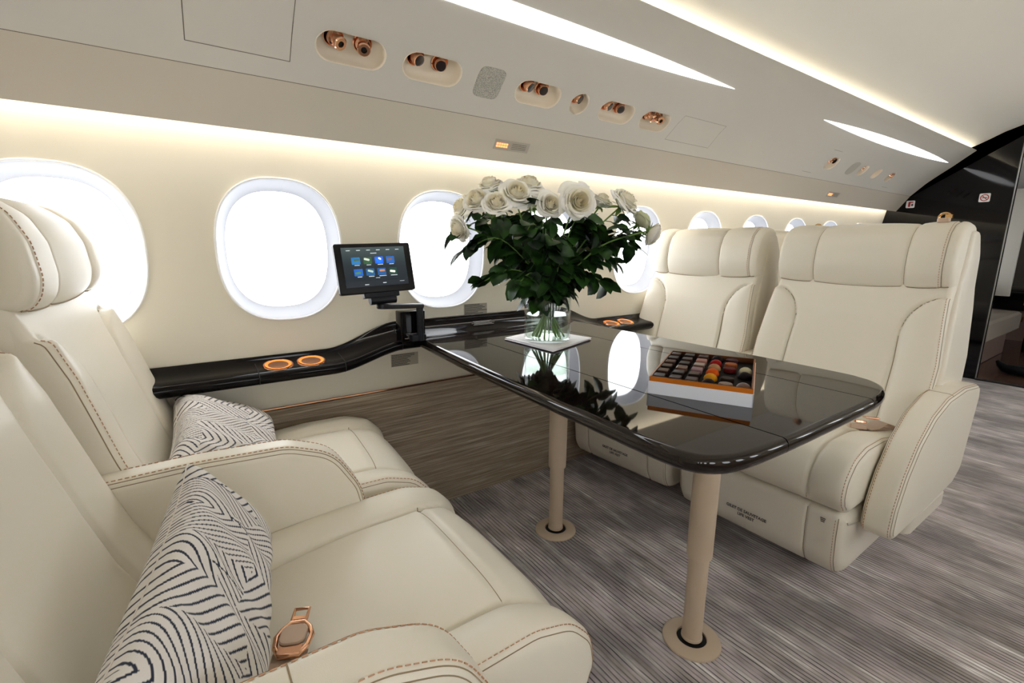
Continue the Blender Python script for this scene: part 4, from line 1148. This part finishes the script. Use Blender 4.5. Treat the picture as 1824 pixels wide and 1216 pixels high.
    sm.tube(S3.line_const_y(q, a0, a1, .0002, 50), .0009, 5); dashes(st, S3.line_const_y(q + .006 * (-1 if q > 0 else 1), a0, a1, .0009, 60), .0055, .0032, .0008)
    # --- cushion ---
    cs_ = [(-.10, .285), (D - .02, .272), (D + .002, .29), (D + .012, .33), (D + .004, .375), (D - .035, .418), (D - .10, .438), (D - .22, .437), (.12, .418), (0, .402), (-.10, .395)]
    Pc = rounded(cs_, [.02, .02, .02, .04, .05, .06, .06, .08, .08, .05, .02], .011)
    sy = h - .100
    def yc_(x): x = np.asarray(x, float); return sy + .028 * np.clip((x - (D - .16)) / .16, 0, 1) ** 2 if style == 'left' else np.full_like(x, h - .105)
    xr = D - .095
    def dispc(y, x, z, nx, nz):
        top = np.clip(nz * 1.3 + np.clip(nx, 0, 1) * 1.0, 0, 1) * (z > .30)
        ys_ = yc_(x); a = abs(y); d = a - ys_
        g = -.0095 * np.exp(-(d / .0055) ** 2)
        bol = np.where(d > 0, .017 * np.sin(np.clip(d / (h - ys_), 0, 1) * PI * .8) ** .8, 0)
        cen = np.where(d <= 0, .012 * (1 - (a / ys_) ** 4), 0)
        roll = np.where((d <= 0) & (nz > .2), -.007 * np.exp(-((x - xr) / .006) ** 2) * (style == 'left'), 0)
        dent = np.where((d <= 0) & (nz > .3), -.010 * np.exp(-(((x - .12) / .11) ** 2 + ((y + .02) / .13) ** 2)) + .004 * np.sin(x * 22 + y * 9) * np.exp(-((x - .15) / .14) ** 2), 0)
        return top * (g + bol + cen + roll + dent)
    S4 = Slab(Pc, -h, h, .024, dispc, None, .0055)
    v, f = S4.geo(); cu = mesh('seat_cushion', v, f, 'leather', t)
    c0, c1 = S4.idx(D, .285), S4.idx(.02, .405); lnc = len(Pc)
    if c1 < c0: c1 += lnc
    for sg in (-1, 1):
        poly = []
        for k_ in range(121):
            i = c0 + (c1 - c0) * k_ / 120; x = S4.P[int(i) % lnc][0]; poly.append((sg * float(yc_(x)), i))
        sm.tube(S4.line(poly, .0002), .0011, 5)
        e1 = S4.line([(sg * (h - .012), c0 + (c1 - c0) * k_ / 90) for k_ in range(91)], .0014); dashes(st, e1, .0058, .0035, .0009)
        e2 = S4.line([(sg * (h - .006), c0 + (c1 - c0) * k_ / 90) for k_ in range(91)], .0006); sm.tube(e2, .0008, 5)
    if style == 'left':
        ir = S4.idx(xr, .438); sm.tube(S4.line([(yv, ir) for yv in np.linspace(-sy - .01, sy + .01, 40)], .0), .0011, 5)
    # --- base ---
    bs = [(-.16, .075), (D - .075, .062), (D - .035, .075), (D - .012, .12), (D - .004, .20), (D - .006, .262), (D - .03, .268), (-.18, .275)]
    Pbs = rounded(bs, [.01, .03, .03, .06, .06, .01, .01, .01], .014)
    def dispbs(y, x, z, nx, nz):
        g = 0
        for q in (-h + .10, h - .10): g = g - .004 * math.exp(-((y - q) / .0045) ** 2)
        return np.clip(nx * 1.5, 0, 1) * (g + .004 * (1 - abs(y / h) ** 3))
    S5 = Slab(Pbs, -h + .004, h - .004, .030, dispbs, None, .015, dense=(-h + .10, h - .10))
    v, f = S5.geo(); ba = mesh('seat_base', v, f, 'leather_grey', t)
    b0, b1 = S5.idx(D - .06, .065), S5.idx(D - .006, .262)
    for q in (-h + .10, h - .10, -h + .020, h - .020): sm.tube(S5.line_const_y(q, b0, b1, .0002, 30), .0010, 5)
    dashes(st, S5.line_const_y((h - .026) * arm_side, b0, b1, .0008, 40), .0055, .0035, .0008)
    mb = MB(); mb.box((.08, 0, .0385), (.36, W * .62, .074)); mb.build('floor_track', 'dark', t, smooth=False)
    # --- armrest ---
    if style == 'left': ap = [(-.22, .27), (.28, .27), (.345, .30), (.352, .40), (.335, .49), (.285, .575), (.20, .607), (.05, .610), (-.12, .602), (-.25, .596)]
    else: ap = [(-.20, .215), (.15, .205), (.340, .205), (.362, .232), (.352, .30), (.31, .385), (.24, .465), (.14, .528), (.02, .560), (-.15, .566), (-.33, .548), (-.345, .50), (-.28, .25)]
    Pa = rounded(ap, [.03] * 2 + [.03, .05, .1, .1, .1, .1, .1, .1] + ([.03, .03, .05] if style != 'left' else []), .011)
    aw = .080 if W > .52 else .066; ya = arm_side * (h + .004); yb = arm_side * (h + .004 + aw); lo, hi = min(ya, yb), max(ya, yb)
    S6 = Slab(Pa, lo, hi, .020, None, None, .012)
    v, f = S6.geo(); ar = mesh('armrest', v, f, 'leather', t)
    if style == 'left': r0, r1 = S6.idx(.345, .32), S6.idx(-.20, .60)
    else: r0, r1 = S6.idx(.345, .225), S6.idx(-.32, .55)
    lna = len(Pa)
    if r1 < r0: r1 += lna
    for yy_, inn in ((lo + .007, 1), (hi - .007, -1)):
        dashes(st, S6.line([(yy_ + .0045 * inn, r0 + (r1 - r0) * k_ / 100) for k_ in range(101)], .0009), .0058, .0035, .0009)
        sm.tube(S6.line([(yy_, r0 + (r1 - r0) * k_ / 100) for k_ in range(101)], .0002), .0008, 5)
        sm.tube(S6.line([(yy_ - .005 * inn, r0 + (r1 - r0) * k_ / 100) for k_ in range(101)], .0002), .0008, 5)
    if W > .52: ic = S6.idx(.13 if style == 'left' else -.03, .607 if style == 'left' else .56)
    if W > .52: sm.tube(S6.line([(yv, ic) for yv in np.linspace(lo + .007, hi - .007, 20)], .0002), .0010, 5)
    mb = MB(); yo = arm_side * (h + .004 + aw * .55)
    if style != 'left': mb.rbox((.0, yo - arm_side * .004, .180), (.34, aw * .8, .055), .02); mb.build('arm_bracket', 'leather_grey', t)
    # print on base
    if slug:
        for txt, dz, sz in (('GILET DE SAUVETAGE', .150, .0135), ('LIFE VEST', .133, .0135)):
            cu_ = bpy.data.curves.new('txt', 'FONT'); cu_.body = txt; cu_.size = sz; cu_.align_x = 'CENTER'; cu_.extrude = .0002; cu_.offset = .0003
            tmp = bpy.data.objects.new('txt', cu_); col.objects.link(tmp); bpy.context.view_layer.update()
            me = bpy.data.meshes.new_from_object(tmp.evaluated_get(bpy.context.evaluated_depsgraph_get())); bpy.data.objects.remove(tmp)
            o = bpy.data.objects.new('printed_text', me); col.objects.link(o); o.parent = ba; me.materials.clear(); me.materials.append(M['ink'])
            o.location = (D + .0012 - (.0025 if dz < .14 else 0), arm_side * .0, dz); o.rotation_euler = (PI / 2, 0, PI / 2)
        mb = MB(); 
        for q in range(3): mb.box((D + .0015, arm_side * (h - .055), .245 - q * .005), (.0006, .014 - q * .002, .0024))
        mb.build('size_tag', 'ink', ba, smooth=False)
    st.build('stitching', 'stitch', t, smooth=False); sm.build('seam_and_shade_line', 'seam', t)
    return t
YN, YF = .715, 1.302
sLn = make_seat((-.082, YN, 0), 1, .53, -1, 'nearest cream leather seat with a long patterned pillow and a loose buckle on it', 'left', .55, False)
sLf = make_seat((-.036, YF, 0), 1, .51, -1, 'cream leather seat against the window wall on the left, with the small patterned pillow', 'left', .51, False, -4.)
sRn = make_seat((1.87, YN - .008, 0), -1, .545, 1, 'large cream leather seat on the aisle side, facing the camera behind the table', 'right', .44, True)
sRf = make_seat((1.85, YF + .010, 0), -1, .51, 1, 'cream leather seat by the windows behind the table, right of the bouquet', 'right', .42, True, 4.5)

# shoulder belt guides on the headrests of the right seats
def guide(x, y, z, label, s_=1.):
    t = thing('belt_guide', label, 'belt guide', (x, y, z)); mb = MB()
    R_ = Matrix.Rotation(PI / 2, 3, 'Y')
    pts = [(0, .030 * math.cos(a) * s_, .030 * math.sin(a) * s_ + .002) for a in np.linspace(0, PI, 14)]
    mb.tube([Vector(p) for p in pts], .0075 * s_, 8); mb.box((0, -.022 * s_, .006), (.012, .036 * s_, .012)); mb.build('metal_loop', 'gold', t)
    mb = MB(); mb.rbox((-.004, 0, -.012 * s_), (.020, .066 * s_, .030 * s_), .006); mb.build('strap', 'strap', t)
guide(2.105, .505, 1.097, 'gold belt guide loop on top of the large aisle side seat', .5)
guide(2.40, 1.012, 1.085, 'small gold belt guide loop behind the gap left of the large seat', .5)

# seat behind, back to back
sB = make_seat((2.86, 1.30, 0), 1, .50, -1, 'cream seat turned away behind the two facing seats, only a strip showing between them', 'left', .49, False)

# ------------------------------------------------------------------ belts
def ribbon(mb, pts, w, up=(0, 0, 1), th=.0016):
    pts = [Vector(p) for p in pts]; up = Vector(up); vs = []
    for i, p in enumerate(pts):
        d = (pts[min(i + 1, len(pts) - 1)] - pts[max(i - 1, 0)]).normalized(); s_ = d.cross(up).normalized() * w / 2; n_ = s_.cross(d).normalized() * th / 2
        vs += [p - s_ - n_, p + s_ - n_, p + s_ + n_, p - s_ + n_]
    fs = []
    for i in range(len(pts) - 1):
        a = i * 4
        for k_ in range(4): j = (k_ + 1) % 4; fs.append((a + k_, a + j, a + 4 + j, a + 4 + k_))
    e = (len(pts) - 1) * 4; fs += [(3, 2, 1, 0), (e, e + 1, e + 2, e + 3)]
    mb.add(vs, fs)
def tongue(P0, P1, label):
    """seat belt tongue: frame lying from P0 (strap end) to P1 (tip)"""
    P0, P1 = Vector(P0), Vector(P1); d = P1 - P0; Ln = d.length; d.normalize(); s_ = d.cross(Vector((0, 0, 1))).normalized(); n_ = s_.cross(d).normalized()
    t = thing('seat_belt', label, 'seat belt', tuple(P0)); R_ = Matrix((s_, d, n_)).transposed()
    def w(x, y, z): return R_ @ Vector((x, y, z))
    k_ = Ln / .105
    # outer frame polygon ring (wide body narrowing to neck, then window)
    body = [(-.018, 0), (-.027, .020), (-.030, .042), (-.022, .058), (-.010, .068), (-.0085, .076), (-.0135, .080), (-.0135, .105), (.0135, .105), (.0135, .080), (.0085, .076), (.010, .068), (.022, .058), (.030, .042), (.027, .020), (.018, 0)]
    mb = MB()
    loop = [w(x * k_, y * k_, .006) for x, y in body[:8]]
    mb.tube([w(x * k_, y * k_, .006) for x, y in [(.012, .070), (.024, .056), (.031, .040), (.027, .018), (.016, 0), (-.016, 0), (-.027, .018), (-.031, .040), (-.024, .056), (-.012, .070), (.012, .070), (.024, .056)]], .0052 * k_, 10, cap=False)
    mb.tube([w(x * k_, y * k_, .006) for x, y in [(-.009, .066), (-.013, .078), (-.013, .103), (.013, .103), (.013, .078), (.009, .066)]], .0034 * k_, 8)
    mb.box(w(0, .080 * k_, .006), (.026 * k_, .006, .004), R_)
    mb.box(w(0, .010 * k_, .006), (.040 * k_, .018 * k_, .008), R_)
    mb.build('buckle_tongue', 'copper', t)
    mb = MB(); mb.rbox(w(0, .038 * k_, .009), (.046 * k_, .044 * k_, .008), .014 * k_, R_); mb.build('tongue_insert', 'strap', t)
    return t, R_, w
t, R_, w = tongue((.066, .617, .448), (.100, .690, .454), 'loose rose gold seat belt tongue on the nearest seat cushion')
mb = MB(); ribbon(mb, [w(0, .012, .000), w(0, -.012, -.001), (-.012, -.055, -.008), (-.022, -.10, -.012), (-.03, -.16, -.012)], .046); mb.build('strap', 'strap', t)
def buckle():
    t = thing('seat_belt', 'beige satin seat belt with rose gold buckle on the large aisle side seat', 'seat belt', (1.775, .535, .432))
    mb = MB(); ribbon(mb, [(-.055, -.02, .012), (-.02, -.03, .010), (.02, -.04, .022), (.05, -.05, .012), (.06, -.055, -.008)], .042); ribbon(mb, [(-.06, .0, .004), (-.02, -.02, .003), (.03, -.045, .004)], .044, th=.003); mb.build('strap', 'strap', t)
    mb = MB(); R_ = Matrix.Rotation(.5, 3, 'Z') @ Matrix.Rotation(.25, 3, 'Y')
    mb.rbox((-.055, .0, .012), (.05, .046, .016), .006, R_); mb.build('buckle_body', 'strap', t)
    mb = MB(); mb.rbox((-.045, -.003, .026), (.030, .034, .008), .005, R_)
    mb.tube([R_ @ Vector((x, y, 0)) + Vector((-.01, -.02, .036)) for x, y in ((-.02, -.016), (.02, -.016), (.02, .016), (-.02, .016), (-.02, -.016), (.0, -.016))], .0035, 8, cap=False); mb.build('buckle_latch', 'copper', t)
buckle()

# ------------------------------------------------------------------ pillows
def pattern(u, v, seed=0):
    """0..1 ink: overlapping stacks of nested chevrons, u along the length, v across (metres)"""
    S = .0150; lw = .0037; dx = .115; dy = .150
    i0 = int(math.ceil(v / dx))
    for row in range(i0 + 3, i0 - 4, -1):
        for j in (0, -1, 1):
            cj = math.floor(u / dy - .5 * (row % 2) + .5) + j; yc = (cj + .5 * (row % 2)) * dy
            h_ = (cj * 5 + row * 3) % 4; kk = (.35, .95, .62, 1.25)[h_]; wl = (.084, .105, .094, .072)[(h_ + row) % 4]
            d = abs(u - yc)
            if d > wl: continue
            q = row * dx - v - kk * d * (1 + 3.5 * d) + .03 * kk
            if 0 <= q < .25 - .6 * d:
                if q < lw * 1.1 or wl - d < lw * .6: return 1.
                return 1. if (q % S) < lw else 0.
    q = v + u * .8
    return 1. if (q % S) < lw else 0.
def pillow(loc, rot, lx, ly, th, label, nx=330, ny=210, pv=0.):
    """length along local y, height along local x, thickness z"""
    t = thing('throw_pillow', label, 'pillow', loc, rot, group='navy patterned throw pillows')
    V = []; A = []; F = []
    rnd = random.Random(int(lx * 1000))
    for side in (1, -1):
        for i in range(nx + 1):
            u = -1 + 2 * i / nx
            for j in range(ny + 1):
                v = -1 + 2 * j / ny
                e = (1 - u ** 4) ** .5 if abs(u) < 1 else 0; g = (1 - v ** 4) ** .5 if abs(v) < 1 else 0
                prof = (e * g) ** .8
                pin = 1 - .085 * (1 - abs(v) ** 2) * abs(u) ** 3
                pin2 = 1 - .12 * (1 - abs(u) ** 2) * abs(v) ** 3
                y = u * ly / 2 * pin; x = v * lx / 2 * pin2
                wr = .004 * math.sin(u * 9 + v * 4) * math.exp(-((v - .2) / .5) ** 2) + .003 * math.sin(u * 23 + 5 * v) * prof
                V.append((x, y, side * (th / 2 * prof) + (wr if side > 0 else 0) * prof))
                A.append(pattern(y + pv + .02 * v, x + pv * .7, 0))
    n1 = (nx + 1) * (ny + 1)
    for side in (0, 1):
        for i in range(nx):
            for j in range(ny):
                a = side * n1 + i * (ny + 1) + j; q = (a, a + ny + 1, a + ny + 2, a + 1); F.append(q if side else q[::-1])
    mesh('pillow_cover', V, F, 'pillow', t, attr=('ink', A))
    mb = MB(); cs = []
    pts = [V[i * (ny + 1)] for i in range(0, nx + 1, 6)] + [V[nx * (ny + 1) + j] for j in range(0, ny + 1, 6)] + [V[i * (ny + 1) + ny] for i in range(nx, -1, -6)] + [V[j] for j in range(ny, -1, -6)]
    mb.tube(pts, .0012, 6, cap=False); mb.build('seam_piping', simple('pillow_piping', s2l(214, 206, 198), .8) if 'pillow_piping' not in bpy.data.materials else bpy.data.materials['pillow_piping'], t)
    return t
pillow((-.010, .668, .560), (0, math.radians(57), math.radians(-9)), .185, .48, .085, 'long white pillow with navy striped pattern leaning on the nearest seat back', pv=.3)
pillow((.055, 1.335, .498), (math.radians(8), math.radians(28), 0), .26, .42, .12, 'small white pillow with navy striped pattern on the window side left seat', 260, 170, pv=.11)

# ------------------------------------------------------------------ cabin beyond the doorway
def beyond():
    t = thing('sofa', 'taupe leather sofa seen through the doorway beyond the bulkhead', 'sofa', (5.9, 1.2, 0))
    mb = MB(); mb.rbox((0, .02, .33), (1.3, .70, .17), .05); mb.build('seat_cushion', 'sofa', t)
    mb = MB(); mb.box((0, .05, .125), (1.28, .60, .24)); mb.build('sofa_base', 'rose_panel', t, smooth=False)
    mb = MB(); mb.rbox((.0, .18, .62), (1.28, .25, .25), .05); mb.build('back_cushion', 'sofa', t)
    t = thing('side_table', 'black gloss side table with a slim leg beyond the doorway', 'table', (7.06, .9, 0))
    mb = MB(); mb.rbox((0, .1, .50), (.9, .55, .17), .03); mb.build('table_top', 'lacquer', t)
    mb = MB(); mb.rbox((-.30, -.08, .21), (.07, .07, .42), .015); mb.build('leg', 'lacquer', t)
    mb = MB(); mb.rbox((-.46, -.02, .50), (.008, .012, .06), .002); mb.build('handle', 'gold', t)
    t = thing('grey_cabinet', 'rose grey cabinet with small gold handles beyond the doorway', 'cabinet', (7.85, 1.1, 0))
    mb = MB(); mb.box((0, 0, .18), (.6, .8, .36)); mb.build('body', 'rose_panel', t, smooth=False)
    mb = MB(); mb.rbox((-.305, -.1, .24), (.008, .012, .06), .002); mb.build('handle', 'gold', t)
    mb = MB(); mb.tube([(5.45, .812, .098), (5.45, .790, .070), (5.44, .755, .045), (5.43, .715, .040), (5.42, .60, .045)], [.010, .024, .036, .042, .042], 14); o = mb.build('black_bag', 'armblue'); tag(o, 'black curved object on the polished floor beyond the doorway', 'bag')
    mb = MB(); mb.box((6.55, 1.16, 1.05), (.04, .35, 1.0)); o = mb.build('partition_panel', 'ceiling', smooth=False); tag(o, 'pale upright panel beyond the doorway, above the black side table', 'panel')
beyond()

# ------------------------------------------------------------------ world and lights
w_ = bpy.data.worlds.new('daylight'); sc.world = w_; w_.use_nodes = True
bg = w_.node_tree.nodes['Background']; bg.inputs[0].default_value = (.93, .965, 1.0, 1); bg.inputs[1].default_value = 7.2

# ------------------------------------------------------------------ camera
R = np.array([[0.8190, -0.1090, 0.5634], [-0.5733, -0.1671, 0.8021], [0.0067, -0.9799, -0.1994]])
def build_cam():
    c = np.array([912., 608.]); a = np.array([2139., 445.]) - c; b = np.array([310., 433.]) - c; f = math.sqrt(-(a @ b))
    X = np.array([a[0], a[1], f]); X /= np.linalg.norm(X); Y = np.array([b[0], b[1], f]); Y /= np.linalg.norm(Y)
    Y = Y - (X @ Y) * X; Y /= np.linalg.norm(Y); Z = -np.cross(X, Y)
    if Z[1] > 0: Z = -Z
    Rm = np.stack([X, Y, Z]); cam = bpy.data.cameras.new('camera'); o = bpy.data.objects.new('camera', cam); col.objects.link(o)
    cx, cy, cz = Rm[:, 0], -Rm[:, 1], -Rm[:, 2]
    M4 = Matrix(((cx[0], cy[0], cz[0], 0), (cx[1], cy[1], cz[1], 0), (cx[2], cy[2], cz[2], 1.0), (0, 0, 0, 1)))
    o.matrix_world = M4; cam.sensor_width = 36; cam.lens = f / 1824 * 36; cam.clip_start = .02; cam.clip_end = 60
    sc.camera = o
build_cam()
sc.view_settings.view_transform = 'Standard'; sc.view_settings.look = 'None'; sc.view_settings.gamma = 1; sc.view_settings.use_curve_mapping = False
sc.view_settings.exposure = 0.0
sc.cycles.max_bounces = 14; sc.cycles.diffuse_bounces = 6; sc.cycles.glossy_bounces = 5; sc.cycles.transmission_bounces = 12; sc.cycles.transparent_max_bounces = 16
sc.cycles.sample_clamp_indirect = 6.0; sc.cycles.caustics_refractive = False; sc.cycles.caustics_reflective = False
